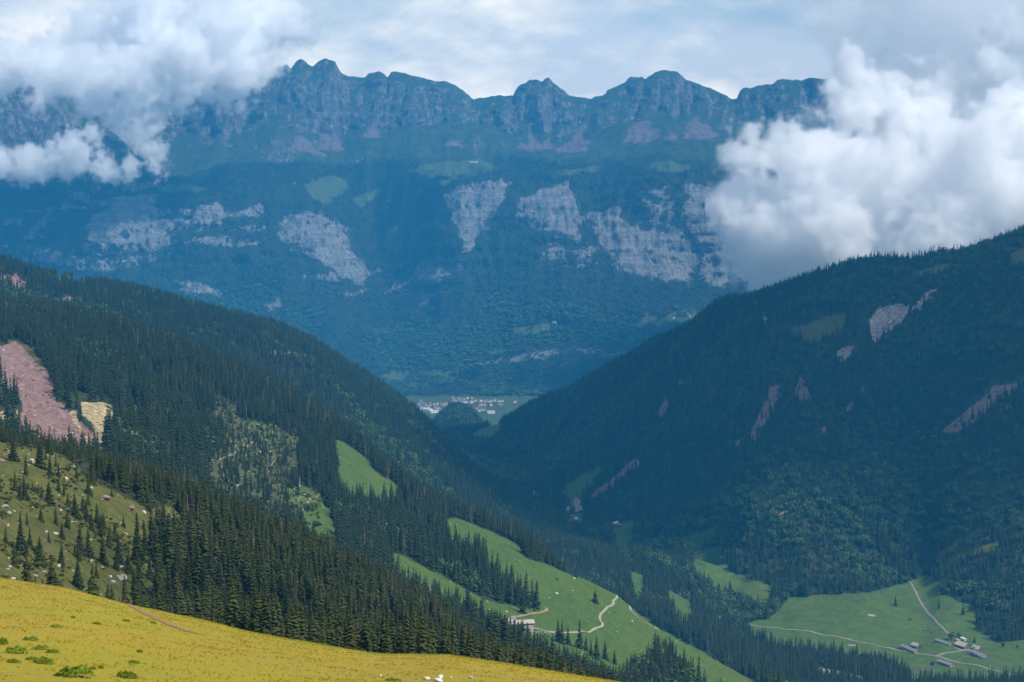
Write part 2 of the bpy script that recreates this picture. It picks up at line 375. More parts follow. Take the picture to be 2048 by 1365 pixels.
tan_slope = cover([[(18,682),(36,680),(66,706),(112,770),(104,780),(70,752),(25,715)], [(255,805),(285,815),(300,850),(270,852)], [(400,660),(418,660),(418,670),(404,670)]], 1380, 3200, 2.0)
cream = cover([[(138,818),(152,818),(156,838),(176,872),(186,880),(176,880),(150,846)], [(158,804),(222,810),(236,842),(214,884),(192,880),(180,846),(160,828)], [(-40,832),(38,820),(36,840),(-40,846)], [(46,845),(55,845),(66,890),(56,890)]], 1380, 3000, 1.5)
greyrock = cover([[(10,752),(70,760),(90,788),(80,800),(40,795),(12,770)]], 1380, 3000, 2.0)
clearing = cover([[(428,785),(470,815),(482,840),(545,850),(600,880),(600,965),(640,985),(640,1060),(560,1060),(470,1040),(420,1000),(405,945),(430,905),(450,870),(400,850),(340,872),(330,858),(395,838),(430,830)], [(300,745),(320,748),(318,762),(305,760)]], 1500, 3000, 5.0)
brownscrub = cover([
    [(1498,870),(1515,835),(1538,775),(1562,768),(1566,795),(1530,850),(1512,888)], [(1578,800),(1606,745),(1612,770),(1625,800),(1590,805)],
    [(1880,860),(1940,815),(1990,772),(2038,766),(2036,778),(1985,815),(1950,845),(1900,875)], [(2000,812),(2028,800),(2024,815),(2004,822)],
    [(1308,830),(1330,802),(1342,805),(1326,838)], [(1680,830),(1708,800),(1704,824)], [(1460,890),(1500,862),(1492,880),(1466,900)],
    [(1720,770),(1728,768),(1730,800),(1722,800)], [(1355,760),(1375,760),(1372,772),(1356,772)], [(1640,860),(1652,850),(1648,880)],
    [(1552,1034),(1580,1012),(1606,996),(1602,1006),(1575,1026)],
], 3300, 7200, 3.0)
brownscrub = np.maximum(brownscrub, cover([[(105,598),(140,592),(165,606),(140,612),(110,606)], [(540,700),(600,705),(640,716),(650,722),(600,722),(545,712)], [(0,552),(40,548),(60,572),(40,590),(0,570)]], 3300, 5200, 2.5))
redscree = cover([[(1170,1004),(1200,975),(1232,948),(1262,922),(1280,916),(1272,936),(1248,955),(1225,978),(1190,1000)], [(1140,1012),(1172,1000),(1162,1016),(1142,1020)]], 3800, 7000, 2.0)
palescar = cover([
    [(1738,640),(1758,615),(1786,606),(1816,609),(1812,628),(1796,655),(1768,668),(1748,686)], [(1818,618),(1838,598),(1856,580),(1872,572),(1870,590),(1848,612),(1826,628)],
    [(1672,705),(1700,690),(1716,694),(1704,712),(1682,728)], [(1762,690),(1772,690),(1768,700)],
], 3300, 7000, 1.6)
gravel = cover([[(1055,985),(1065,980),(1080,995),(1072,1003),(1060,996)], [(1128,1014),(1160,1008),(1165,1020),(1130,1024)], [(1420,1240),(1448,1230),(1450,1240),(1430,1250)], [(1615,1330),(1700,1348),(1760,1362),(1760,1370),(1640,1352)], [(1150,995),(1165,1000),(1150,1018),(1142,1012)]], 2900, 7000, 2.0)
# far wall
far_meadow = cover([
    [(608,372),(640,355),(692,358),(692,378),(655,412),(628,395)], [(704,398),(732,384),(762,376),(748,396),(722,416)], [(760,404),(790,403),(785,408)],
    [(806,342),(850,330),(905,322),(985,322),(1004,338),(960,352),(900,352),(862,354)], [(880,362),(930,346),(910,362),(885,376)],
    [(1022,660),(1070,650),(1112,644),(1112,662),(1040,670)], [(1250,648),(1282,642),(1296,628),(1306,630),(1316,640),(1345,625),(1390,620),(1395,640),(1320,652),(1270,656)],
    [(950,706),(985,698),(1018,697),(1000,706),(962,712)], [(854,686),(892,681),(890,688),(862,691)], [(840,746),(862,736),(880,742),(905,745),(898,756),(862,758)],
    [(760,748),(815,742),(825,752),(800,764),(770,760)], [(1128,626),(1150,623),(1146,632),(1130,632)], [(1100,345),(1160,336),(1215,331),(1180,346),(1130,350)],
    [(1300,330),(1340,318),(1380,335),(1370,348),(1320,342)], [(240,376),(290,372),(288,379),(244,380)], [(300,370),(380,372),(420,378),(400,386),(320,382)],
    [(820,800),(860,798),(895,790),(890,800),(850,812),(826,812)],
], 10300, 13200, 2.0)
far_rock = cover([
    [(162,450),(200,420),(235,385),(285,384),(318,390),(312,432),(350,438),(345,480),(300,505),(240,498),(185,492)], [(320,440),(360,430),(385,440),(395,408),(440,398),(455,428),(520,402),(527,432),(470,440),(400,452),(335,460)],
    [(370,480),(430,470),(470,480),(520,480),(518,494),(440,492)], [(555,445),(600,420),(650,425),(690,452),(705,500),(735,535),(728,578),(700,560),(655,540),(620,500),(575,490)],
    [(350,560),(385,565),(440,580),(455,600),(420,592),(370,590)], [(520,610),(560,598),(570,620),(540,622)], [(190,515),(222,514),(218,535),(200,530)],
    [(895,395),(940,365),(1018,360),(1014,395),(985,430),(960,462),(925,495),(915,450)], [(1040,395),(1085,372),(1128,364),(1150,400),(1162,440),(1160,486),(1120,470),(1075,462),(1048,430)],
    [(1088,500),(1120,492),(1165,515),(1160,528),(1110,522)], [(1275,390),(1310,378),(1332,372),(1335,405),(1350,440),(1325,440),(1300,410)],
    [(1180,430),(1220,415),(1260,450),(1320,440),(1360,470),(1395,520),(1378,575),(1330,565),(1280,560),(1230,530),(1200,490)], [(1370,375),(1420,380),(1475,400),(1495,460),(1500,560),(1440,580),(1400,560),(1410,500),(1380,440)],
    [(950,728),(1005,712),(1060,700),(1130,692),(1205,690),(1222,702),(1260,700),(1250,715),(1160,712),(1080,722),(1000,736),(960,738)],
    [(820,560),(850,530),(915,540),(900,555),(850,560)], [(760,590),(800,560),(815,570),(780,600)], [(925,480),(940,478),(938,500),(928,500)], [(835,610),(850,595),(855,610)], [(40,480),(90,430),(110,420),(80,470)], [(120,420),(165,375),(170,385),(130,430)],
], 10400, 12700, 20.0)
cliff_zone = (GY > 11550) & (GY < 12250)
bands = smooth(0.50, 0.72, vnoise(GX / 420 + GZ / 900, GZ / 46, 321)) * smooth(0.3, 0.6, vnoise(GX / 500, GY / 500, 323))
far_rock = np.maximum(far_rock, (0.10 + 0.42 * bands) * cliff_zone)
far_scree = cover([
    [(1028,292),(1042,275),(1050,290),(1070,274),(1085,288),(1095,275),(1112,298),(1090,302),(1040,300)], [(1118,300),(1150,272),(1165,246),(1172,280),(1178,302),(1140,306)],
    [(1366,275),(1388,225),(1398,240),(1440,268),(1420,282)], [(1250,285),(1270,245),(1300,240),(1322,272),(1300,285)], [(1330,280),(1340,262),(1352,278)],
    [(725,272),(745,245),(768,275)], [(572,300),(600,270),(640,300),(660,315),(620,308)], [(890,290),(905,280),(940,292)], [(640,300),(650,250),(690,300)],
], 12600, 13450, 8.0)
treeline = smooth(305, 345, PY + 14 * fbm(GX / 200, GY / 200, 3, 91)) * (GY > 10400) * (GY < 12900)
hill_far = cover([[(440,352),(480,322),(540,308),(600,318),(640,335),(690,360),(600,365),(500,372)], [(700,352),(760,322),(800,325),(830,345),(790,372),(730,370)], [(960,330),(1000,312),(1080,320),(1120,335),(1060,345),(1000,346)]], 12000, 12900, 5.0)
# a grassy slope at the near left with few trees
near_meadow = cover([[(-260,860),(0,880),(40,880),(110,905),(150,930),(190,965),(240,990),(300,1020),(345,1010),(370,1045),(330,1075),(310,1100),(300,1120),(330,1160),(260,1190),(300,1220),(420,1250),(560,1290),(0,1230),(-260,1180)]], 330, 1000, 8.0)

GZ += meadow * ((GY > 1500) & (GY < 2900)) * 3.2 * fbm(GX / 55 + GY / 160, GY / 80, 3, 331)
GZ += slide * (-4.0 + 3.0 * ridged(GX / 26 + GY / 90, GY / 70, 4, 301)) + palescar * (-5.0 + 4.0 * ridged(GX / 20, GY / 70, 3, 303)) + cream * 2.0 * ridged(GX / 9, GY / 40, 3, 305)
GS = GZ / GY
RUN = np.maximum.accumulate(GS, axis=1)
openings = smooth(0.72, 0.76, vnoise(GX / 48, GY / 80, 311)) * ((GY > 3300) & (GY < 7300)) * smooth(0.35, 0.6, vnoise(GX / 400, GY / 400, 313))
is_B = (GY > 340) & (GY < 1340); is_C = (GY >= 1340) & (GY < 3250); is_D = (GY >= 3250) & (GY < 8400); is_F = GY >= 10400
bare = np.maximum.reduce([meadow, slide, cream, tan_slope, greyrock, redscree, palescar, gravel, pasture])
FOREST = np.zeros(PX.shape, np.float32)
FOREST[is_B] = 1.0
FOREST *= 1 - smooth(1230, 1290, PX) * is_B
FOREST[is_C | is_D] = 1.0
FOREST *= (1 - np.clip(bare * 1.5, 0, 1))
cliff_edge = cover([[(105,775),(165,785),(230,800),(240,850),(205,890),(240,915),(150,860)], [(30,760),(60,780),(60,890),(-60,890),(-60,800)]], 1380, 3000, 6.0)
FOREST *= (1 - 0.87 * near_meadow) * (1 - 0.85 * cliff_edge)
FOREST *= (1 - 0.62 * clearing) * (1 - 0.88 * brownscrub)
far_forest = np.maximum(treeline, hill_far * 0.9) * (1 - np.clip(far_meadow * 1.25, 0, 0.97)) * (1 - 0.85 * np.clip(far_rock * 1.2 - 0.15, 0, 1)) * is_F
FOREST = np.maximum(FOREST, far_forest)

maskA = np.stack([np.maximum(meadow, far_meadow), np.maximum(far_rock, greyrock * 0.55), np.maximum.reduce([slide, far_scree, redscree, brownscrub * 0.85]), np.maximum.reduce([pasture, near_meadow, tan_slope])], -1)
maskB = np.stack([cream * 0.68, clearing, np.clip((1 - treeline) * is_F * (GY > 12000), 0, 1) * (1 - hill_far), np.maximum(gravel, palescar)], -1)
floor_w = ((GY > 8400) & (GY < 10440)).astype(np.float32)
maskA[..., 0] = np.maximum(maskA[..., 0], floor_w)

# ------------------------------------------------------------------ material helpers
class Mat:
    def __init__(self, name):
        self.m = bpy.data.materials.new(name); self.m.use_nodes = True
        self.t = self.m.node_tree; self.t.nodes.clear()
        self.out = self.n('ShaderNodeOutputMaterial'); self.b = self.n('ShaderNodeBsdfPrincipled')
        self.b.inputs['Specular IOR Level'].default_value = 0.15
        self.b.inputs['Roughness'].default_value = 0.9
        self.l(self.b.outputs[0], self.out.inputs['Surface'])
    def n(self, t, **kw):
        x = self.t.nodes.new(t)
        for k, v in kw.items():
            setattr(x, k, v)
        return x
    def l(self, a, b):
        self.t.links.new(a, b)
    def noise(self, scale, detail=4.0, rough=0.55, vec=None, stretch=None, dist=0.0):
        x = self.n('ShaderNodeTexNoise')
        x.inputs['Scale'].default_value = scale; x.inputs['Detail'].default_value = detail; x.inputs['Roughness'].default_value = rough; x.inputs['Distortion'].default_value = dist
        if vec is None:
            vec = self.n('ShaderNodeNewGeometry').outputs['Position']
        if stretch:
            mp = self.n('ShaderNodeMapping'); mp.inputs['Scale'].default_value = stretch
            self.l(vec, mp.inputs['Vector']); vec = mp.outputs['Vector']
        self.l(vec, x.inputs['Vector'])
        return x.outputs['Fac']
    def ramp(self, fac, *stops):
        r = self.n('ShaderNodeValToRGB')
        while len(r.color_ramp.elements) < len(stops):
            r.color_ramp.elements.new(0.5)
        for e, (p, c) in zip(r.color_ramp.elements, stops):
            e.position = p; e.color = (*c, 1) if len(c) == 3 else c
        self.l(fac, r.inputs['Fac'])
        return r.outputs['Color']
    def math(self, op, a, b=None, clamp=False):
        x = self.n('ShaderNodeMath', operation=op, use_clamp=clamp)
        for i, v in enumerate((a, b)):
            if v is None:
                continue
            if isinstance(v, (int, float)):
                x.inputs[i].default_value = v
            else:
                self.l(v, x.inputs[i])
        return x.outputs[0]
    def mix(self, fac, a, b, mode='MIX'):
        x = self.n('ShaderNodeMixRGB', blend_type=mode)
        for s, v in zip(x.inputs, (fac, a, b)):
            if isinstance(v, (int, float)):
                s.default_value = v
            elif isinstance(v, tuple):
                s.default_value = (*v, 1)
            else:
                self.l(v, s)
        return x.outputs[0]
    def sharpen(self, mask, nz, amount=0.6, width=0.16):
        """a mask broken up by noise into ragged, fairly crisp edges"""
        v = self.math('ADD', mask, self.math('MULTIPLY', self.math('SUBTRACT', nz, 0.5), amount))
        x = self.n('ShaderNodeMapRange'); x.interpolation_type = 'SMOOTHSTEP'
        x.inputs['From Min'].default_value = 0.5 - width; x.inputs['From Max'].default_value = 0.5 + width
        self.l(v, x.inputs['Value'])
        return x.outputs[0]
    def color(self, c):
        self.l(c, self.b.inputs['Base Color'])
    def bump(self, h, strength, dist):
        x = self.n('ShaderNodeBump'); x.inputs['Strength'].default_value = strength; x.inputs['Distance'].default_value = dist
        self.l(h, x.inputs['Height']); self.l(x.outputs[0], self.b.inputs['Normal'])

def flat_mat(name, col, rough=0.85, var=0.25, scale=2.0):
    M = Mat(name)
    nz = M.noise(scale, 5, 0.6)
    M.color(M.ramp(nz, (0.25, tuple(c * (1 - var) for c in col)), (0.75, tuple(min(1, c * (1 + var)) for c in col))))
    M.b.inputs['Roughness'].default_value = rough
    return M.m

def land_material(name, far):
    M = Mat(name)
    A = M.n('ShaderNodeAttribute', attribute_name='cover_a'); B = M.n('ShaderNodeAttribute', attribute_name='cover_b')
    sa = M.n('ShaderNodeSeparateColor'); sb = M.n('ShaderNodeSeparateColor')
    M.l(A.outputs['Color'], sa.inputs[0]); M.l(B.outputs['Color'], sb.inputs[0])
    k = 0.22 if far else 1.0
    n_big = M.noise(0.006 * (0.5 if far else 1), 5, 0.6)
    n_mid = M.noise(0.05 * k, 6, 0.62)
    n_fine = M.noise(0.5 * k, 5, 0.65)
    vert = M.noise(0.03 if far else 0.12, 6, 0.65, stretch=(1.5, 1.5, 0.17 if far else 0.30), dist=0.5)
    wild = M.noise(0.0075 if far else 0.03, 9, 0.68, stretch=(1.3, 1.3, 0.8), dist=0.9)
    strata = M.noise(0.012, 5, 0.7, stretch=(0.5, 0.5, 5.0), dist=0.4)
    floor = M.ramp(n_fine, (0.3, (0.018, 0.028, 0.012)), (0.7, (0.045, 0.055, 0.024)))
    mead = M.ramp(n_big, (0.3, (0.034, 0.086, 0.013)), (0.5, (0.052, 0.104, 0.016)), (0.7, (0.082, 0.118, 0.020)))
    mead = M.mix(0.5, mead, M.ramp(n_mid, (0.3, (0.036, 0.080, 0.016)), (0.7, (0.088, 0.135, 0.030))))
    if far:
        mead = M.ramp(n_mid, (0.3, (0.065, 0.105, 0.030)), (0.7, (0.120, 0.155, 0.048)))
    terr = M.noise(0.22, 4, 0.6, stretch=(0.22, 0.22, 3.2), dist=0.3)
    mead = M.mix(0.35, mead, M.ramp(terr, (0.36, (0.030, 0.070, 0.012)), (0.64, (0.100, 0.138, 0.026))))
    past = M.ramp(n_mid, (0.28, (0.036, 0.048, 0.011)), (0.5, (0.074, 0.082, 0.016)), (0.72, (0.125, 0.112, 0.030)))
    past = M.mix(M.math('MULTIPLY', M.sharpen(n_fine, n_mid, 0.4, 0.12), 0.55), past, (0.032, 0.052, 0.010))
    past = M.mix(M.math('MULTIPLY', M.sharpen(M.noise(0.16, 5, 0.7), n_fine, 0.5, 0.1), 0.45), past, (0.15, 0.135, 0.035))
    rock = M.ramp(vert, (0.3, (0.07, 0.07, 0.075)), (0.44, (0.18, 0.18, 0.178)), (0.58, (0.26, 0.26, 0.255)), (0.75, (0.37, 0.365, 0.35)))
    rock = M.mix(0.45, rock, M.ramp(strata, (0.35, (0.09, 0.09, 0.095)), (0.65, (0.36, 0.35, 0.335))))
    scree = M.ramp(n_mid, (0.25, (0.155, 0.088, 0.078)), (0.5, (0.225, 0.130, 0.115)), (0.75, (0.31, 0.21, 0.185)))
    streak = M.noise(0.10, 6, 0.7, stretch=(1.4, 0.5, 0.5), dist=1.2)
    scree = M.mix(0.5, scree, M.ramp(streak, (0.34, (0.085, 0.050, 0.048)), (0.5, (0.20, 0.125, 0.112)), (0.66, (0.38, 0.30, 0.27))))
    scree = M.mix(M.math('MULTIPLY', M.sharpen(n_fine, n_mid, 0.3, 0.08), 0.3), scree, (0.16, 0.10, 0.095))
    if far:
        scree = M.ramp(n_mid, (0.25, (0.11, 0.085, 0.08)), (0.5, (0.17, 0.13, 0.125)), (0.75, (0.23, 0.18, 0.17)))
    cream = M.ramp(vert, (0.36, (0.10, 0.085, 0.05)), (0.46, (0.28, 0.22, 0.12)), (0.58, (0.46, 0.38, 0.22)), (0.7, (0.56, 0.50, 0.36)))
    scrub = M.ramp(n_mid, (0.3, (0.040, 0.062, 0.020)), (0.52, (0.062, 0.080, 0.028)), (0.66, (0.10, 0.085, 0.05)), (0.8, (0.17, 0.12, 0.10)))
    alp = M.ramp(n_mid, (0.25, (0.028, 0.045, 0.018)), (0.5, (0.048, 0.070, 0.024)), (0.75, (0.085, 0.095, 0.042)))
    grav = M.ramp(vert, (0.34, (0.09, 0.072, 0.07)), (0.46, (0.24, 0.19, 0.175)), (0.58, (0.40, 0.35, 0.30)), (0.7, (0.55, 0.50, 0.43)))
    col = floor
    if far:
        # above the trees: grass where gentle, rock where steep
        geo = M.n('ShaderNodeNewGeometry'); sn = M.n('ShaderNodeSeparateXYZ'); M.l(geo.outputs['Normal'], sn.inputs[0])
        steep = M.math('SUBTRACT', 1.0, sn.outputs['Z'])
        crag = M.ramp(vert, (0.32, (0.035, 0.036, 0.038)), (0.48, (0.095, 0.09, 0.09)), (0.6, (0.19, 0.175, 0.17)), (0.7, (0.30, 0.28, 0.265)))
        rocky = M.sharpen(M.math('MULTIPLY', steep, 1.55), vert, 0.9, 0.12)
        alp = M.mix(rocky, alp, crag)
    col = M.mix(M.sharpen(sb.outputs['Blue'], n_mid, 0.3, 0.2), col, alp)
    col = M.mix(M.sharpen(sb.outputs['Green'], n_mid, 0.9, 0.25), col, scrub)
    col = M.mix(M.sharpen(A.outputs['Alpha'], n_mid, 0.5, 0.2), col, past)
    col = M.mix(M.sharpen(sa.outputs['Red'], n_mid, 1.3 if far else 0.35, 0.12), col, mead)
    rm = sa.outputs['Green']
    if far:
        rm = M.math('ADD', M.math('MULTIPLY', rm, 1.12), M.math('MULTIPLY', M.math('MULTIPLY', M.math('SUBTRACT', steep, 0.5), 0.8), M.math('MINIMUM', M.math('MULTIPLY', rm, 4.0), 1.0)))
    col = M.mix(M.sharpen(rm, M.math('ADD', M.math('MULTIPLY', wild, 0.62), M.math('MULTIPLY', vert, 0.38)), 2.1, 0.16), col, rock)
    col = M.mix(M.sharpen(sa.outputs['Blue'], wild if far else n_mid, 1.6 if far else 0.6, 0.3 if far else 0.15), col, scree)
    col = M.mix(M.sharpen(sb.outputs['Red'], vert, 1.2, 0.12), col, cream)
    col = M.mix(M.sharpen(B.outputs['Alpha'], vert, 0.8, 0.15), col, grav)
    M.color(col)
    M.b.inputs['Roughness'].default_value = 0.95
    h = M.math('ADD', M.math('MULTIPLY', vert, 0.7), M.math('MULTIPLY', n_fine, 0.5))
    M.bump(h, 1.0, 34.0 if far else 1.6)
    return M.m

def tag(o, label=None, category=None, group=None, kind=None):
    for k, v in (('label', label), ('category', category), ('group', group), ('kind', kind)):
        if v:
            o[k] = v
    return o
def link(name, me, mat=None, parent=None):
    o = bpy.data.objects.new(name, me)
    if mat is not None and me is not None and len(me.materials) == 0:
        me.materials.append(mat)
    COL.objects.link(o)
    if parent is not None:
        o.parent = parent
    return o
def empty(name, loc, rz=0.0, sc=1.0):
    o = bpy.data.objects.new(name, None)
    o.location = loc; o.rotation_euler = (0, 0, rz); o.scale = (sc, sc, sc)
    o.empty_display_size = 0.5
    COL.objects.link(o)
    return o
def np_mesh(name, co, faces, smooth_shade=True):
    """mesh from an (n,3) array and an (m,3|4) index array"""
    me = bpy.data.meshes.new(name)
    n, m, k = len(co), len(faces), faces.shape[1]
    me.vertices.add(n); me.vertices.foreach_set('co', np.ascontiguousarray(co, np.float32).ravel())
    me.loops.add(m * k); me.loops.foreach_set('vertex_index', np.ascontiguousarray(faces, np.int32).ravel())
    me.polygons.add(m); me.polygons.foreach_set('loop_start', np.arange(0, m * k, k, dtype=np.int32))
    me.polygons.foreach_set('loop_total', np.full(m, k, np.int32))
    me.update(calc_edges=True)
    me.polygons.foreach_set('use_smooth', np.full(m, smooth_shade, bool))
    return me

def land_sheet(name, d0, d1, mat):
    j0 = max(0, np.searchsorted(DROW, d0) - 1); j1 = min(NROW, np.searchsorted(DROW, d1) + 1)
    nr = j1 - j0
    co = np.stack([GX2[:, j0:j1], GY2[:, j0:j1], GZ[:, j0:j1] + CAM_Z], -1).reshape(-1, 3)
    idx = np.arange(NC * nr).reshape(NC, nr)
    f = np.stack([idx[:-1, :-1], idx[1:, :-1], idx[1:, 1:], idx[:-1, 1:]], -1).reshape(-1, 4)
    me = np_mesh(name, co, f)
    for nm, arr in (('cover_a', maskA), ('cover_b', maskB)):
        at_ = me.attributes.new(nm, 'FLOAT_COLOR', 'POINT')
        at_.data.foreach_set('color', np.ascontiguousarray(arr[:, j0:j1].reshape(-1, 4), np.float32).ravel())
    o = link(name, me, mat)
    o['kind'] = 'structure'
    return o

# ------------------------------------------------------------------ the land
MAT_LAND = land_material('valley_land', False)
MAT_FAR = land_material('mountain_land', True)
def alp_grass_material(name='sunny_grass', thin=False):
    M = Mat(name)
    n0 = M.noise(0.035, 4, 0.55); n1 = M.noise(0.35, 5, 0.6); n2 = M.noise(2.2, 6, 0.7); n3 = M.noise(9.0, 4, 0.7)
    c = M.ramp(n1, (0.25, (0.25, 0.20, 0.020)), (0.45, (0.37, 0.275, 0.014)), (0.6, (0.47, 0.34, 0.020)), (0.8, (0.54, 0.40, 0.055)))
    g = M.ramp(n2, (0.3, (0.16, 0.20, 0.010)), (0.7, (0.30, 0.32, 0.020)))
    c = M.mix(M.sharpen(M.math('ADD', n0, 0.05), n1, 0.7, 0.22), c, g)
    b = M.ramp(n2, (0.3, (0.22, 0.145, 0.030)), (0.7, (0.42, 0.30, 0.065)))
    nb = M.noise(0.06, 4, 0.6, stretch=(1.0, 0.5, 1.0))
    c = M.mix(M.math('MULTIPLY', M.sharpen(nb, n1, 0.7, 0.2), 0.6), c, b)
    c = M.mix(0.4, c, M.ramp(n2, (0.25, (0.22, 0.165, 0.020)), (0.5, (0.38, 0.285, 0.024)), (0.75, (0.56, 0.42, 0.07))))
    c = M.mix(M.math('MULTIPLY', M.sharpen(n3, n2, 0.5, 0.15), 0.25), c, (0.16, 0.13, 0.02))
    M.color(c)
    if thin:
        c = M.mix(1.0, c, (1.35, 1.32, 1.2), 'MULTIPLY')
        M.color(c)
        tr = M.n('ShaderNodeBsdfTranslucent'); M.l(c, tr.inputs['Color'])
        mx = M.n('ShaderNodeMixShader'); mx.inputs[0].default_value = 0.5
        M.l(M.b.outputs[0], mx.inputs[1]); M.l(tr.outputs[0], mx.inputs[2]); M.l(mx.outputs[0], M.out.inputs['Surface'])
        return M.m
    M.bump(M.math('ADD', n2, n3), 0.6, 0.2)
    return M.m
MAT_GRASS = alp_grass_material()
MAT_BLADE = alp_grass_material('grass_blades', True)
spur = land_sheet('spur_ground', 0.0, 430.0, MAT_GRASS)
valley = land_sheet('valley_terrain', 430.0, 8600.0, MAT_LAND)
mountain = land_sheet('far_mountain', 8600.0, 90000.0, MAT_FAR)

# ------------------------------------------------------------------ trees: shapes of unit height
def foliage_mat(name, dark, mid, light, warm=0.0):
    M = Mat(name)
    oi = M.n('ShaderNodeObjectInfo')
    brown = (light[0] * 1.25, light[1] * 0.86, light[2] * 1.1); lime = (light[0] * 1.25, light[1] * 1.3, light[2] * 1.0)
    c = M.ramp(oi.outputs['Random'], (0.0, dark), (0.45, mid), (0.78, light), (0.86, lime), (0.93, mid), (1.0, brown))
    nz = M.noise(0.9, 3, 0.6)
    c = M.mix(0.45, c, M.ramp(nz, (0.3, tuple(x * 0.62 for x in dark)), (0.7, tuple(x * 1.25 for x in light))))
    M.color(c)
    M.b.inputs['Roughness'].default_value = 0.75
    return M.m
MAT_SPRUCE_NEAR = foliage_mat('near_spruce_needles', (0.020, 0.031, 0.008), (0.034, 0.047, 0.012), (0.058, 0.071, 0.018))
MAT_SPRUCE = foliage_mat('spruce_needles', (0.016, 0.030, 0.013), (0.026, 0.043, 0.017), (0.040, 0.058, 0.021))
MAT_SPRUCE_FAR = foliage_mat('far_needles', (0.010, 0.020, 0.009), (0.028, 0.046, 0.018), (0.060, 0.080, 0.030))
MAT_BROAD = foliage_mat('broad_leaves', (0.040, 0.080, 0.022), (0.056, 0.108, 0.028), (0.082, 0.135, 0.036))
MAT_DEAD = foliage_mat('dead_twigs', (0.10, 0.075, 0.065), (0.13, 0.10, 0.085), (0.17, 0.135, 0.115))
MAT_BARK = flat_mat('bark', (0.085, 0.065, 0.05), 0.95, 0.3, 3.0)

def spruce_crown(seed, layers, k, rad=0.15, dead=False, fringe=True):
    rs = np.random.default_rng(seed)
    V, F = [], []
    for i in range(layers):
        t = (i + rs.uniform(-0.25, 0.25)) / layers
        t = min(max(t, 0.0), 0.985)
        zb = 0.05 + 0.94 * t ** 0.95
        r0 = rad * (1 - t) ** 0.82 * (0.86 + 0.14 * math.sin(9 * t + seed)) + 0.006
        if dead:
            r0 *= 0.72
        kk = max(4, int(round(k * (0.55 + 0.45 * (1 - t)))))
        ph = rs.uniform(0, 7)
        for b in range(kk):
            if dead and rs.random() < 0.45:
                continue
            a = ph + 2 * math.pi * (b + rs.uniform(-0.3, 0.3)) / kk
            r = r0 * rs.uniform(0.55, 1.2)
            droop = r * rs.uniform(0.30, 0.62)
            z = zb + rs.uniform(-0.55, 0.55) / layers
            w = r0 * (2.3 / kk) * rs.uniform(0.8, 1.3) * (0.35 if dead else 1.0) + 0.003
            ca, sa = math.cos(a), math.sin(a)
            n = len(V)
            m = 0.62 * r
            V += [(0, 0, z + 0.012), (m * ca - w * sa, m * sa + w * ca, z - droop * 0.62), (r * ca, r * sa, z - droop * 0.85), (m * ca + w * sa, m * sa - w * ca, z - droop * 0.62)]
            F += [(n, n + 1, n + 2), (n, n + 2, n + 3)]
            if fringe and not dead:
                V += [(m * ca * 0.95, m * sa * 0.95, z - droop * 0.62 - 0.040 * (1 - t) - 0.012)]
                F += [(n + 1, n + 4, n + 2), (n + 3, n + 2, n + 4)]
    me = np_mesh('crown', np.array(V), np.array(F), False)
    return me
def broad_crown(seed, n=150, leaf=0.17, squash=0.42):
    rs = np.random.default_rng(seed)
    V, F = [], []
    lobes = [(rs.normal(0, 0.14), rs.normal(0, 0.14), rs.uniform(0.42, 0.72), rs.uniform(0.18, 0.30)) for _ in range(6)]
    for i in range(n):
        lx, ly, lz, lr = lobes[i % len(lobes)]
        d = rs.normal(size=3); d /= np.linalg.norm(d)
        c = np.array([lx, ly, lz]) + d * lr * rs.uniform(0.7, 1.05)
        nrm = d + rs.normal(0, 0.5, 3); nrm /= np.linalg.norm(nrm)
        u = np.cross(nrm, rs.normal(size=3)); u /= np.linalg.norm(u); w = np.cross(nrm, u)
        s = leaf * rs.uniform(0.6, 1.2)
        k = len(V)
        V += [tuple(c + u * s * 0.6), tuple(c - u * s * 0.35 + w * s * 0.5), tuple(c - u * s * 0.35 - w * s * 0.5)]
        F += [(k, k + 1, k + 2)]
    V = np.array(V); V[:, 2] = np.clip(V[:, 2], 0.08, 1.0)
    return np_mesh('crown', V, np.array(F), False)
def trunk_mesh(r=0.016, h=0.5, sides=6):
    V, F = [], []
    for z, rr in ((-0.06, r * 1.25), (0.05, r), (h, r * 0.45)):
        for s in range(sides):
            a = 2 * math.pi * s / sides
            V.append((rr * math.cos(a), rr * math.sin(a), z))
    for lv in range(2):
        for s in range(sides):
            a, b = lv * sides + s, lv * sides + (s + 1) % sides
            F.append((a, b, b + sides, a + sides))
    return np_mesh('trunk', np.array(V), np.array(F), True)
def join_mesh(name, parts):
    """one mesh of several (mesh, material) pieces, for the forests"""
    V, F, MI, mats, off = [], [], [], [], 0
    for mi, (me, mat) in enumerate(parts):
        V += [tuple(v.co) for v in me.vertices]
        for p in me.polygons:
            F.append(tuple(off + i for i in p.vertices)); MI.append(mi)
        off += len(me.vertices); mats.append(mat)
    me = bpy.data.meshes.new(name); me.from_pydata(V, [], F); me.update()
    for m in mats:
        me.materials.append(m)
    me.polygons.foreach_set('material_index', np.array(MI, np.int32))
    return me
def with_mat(me, mat):
    me.materials.append(mat)
    return me
TRUNK = with_mat(trunk_mesh(0.017, 0.9), MAT_BARK)
TRUNK_BROAD = with_mat(trunk_mesh(0.026, 0.6), MAT_BARK)
NEAR_CROWNS = [with_mat(spruce_crown(100 + i, ly, kk_, rad), MAT_SPRUCE_NEAR) for i, (rad, ly, kk_) in enumerate(((0.15, 32, 11), (0.18, 28, 10), (0.22, 26, 12), (0.165, 24, 8)))]
MID_CROWNS = [with_mat(spruce_crown(200 + i, 15, 8, rad), MAT_SPRUCE) for i, rad in enumerate((0.14, 0.172, 0.205))]
DEAD_CROWN = with_mat(spruce_crown(300, 20, 8, 0.13, dead=True), MAT_DEAD)
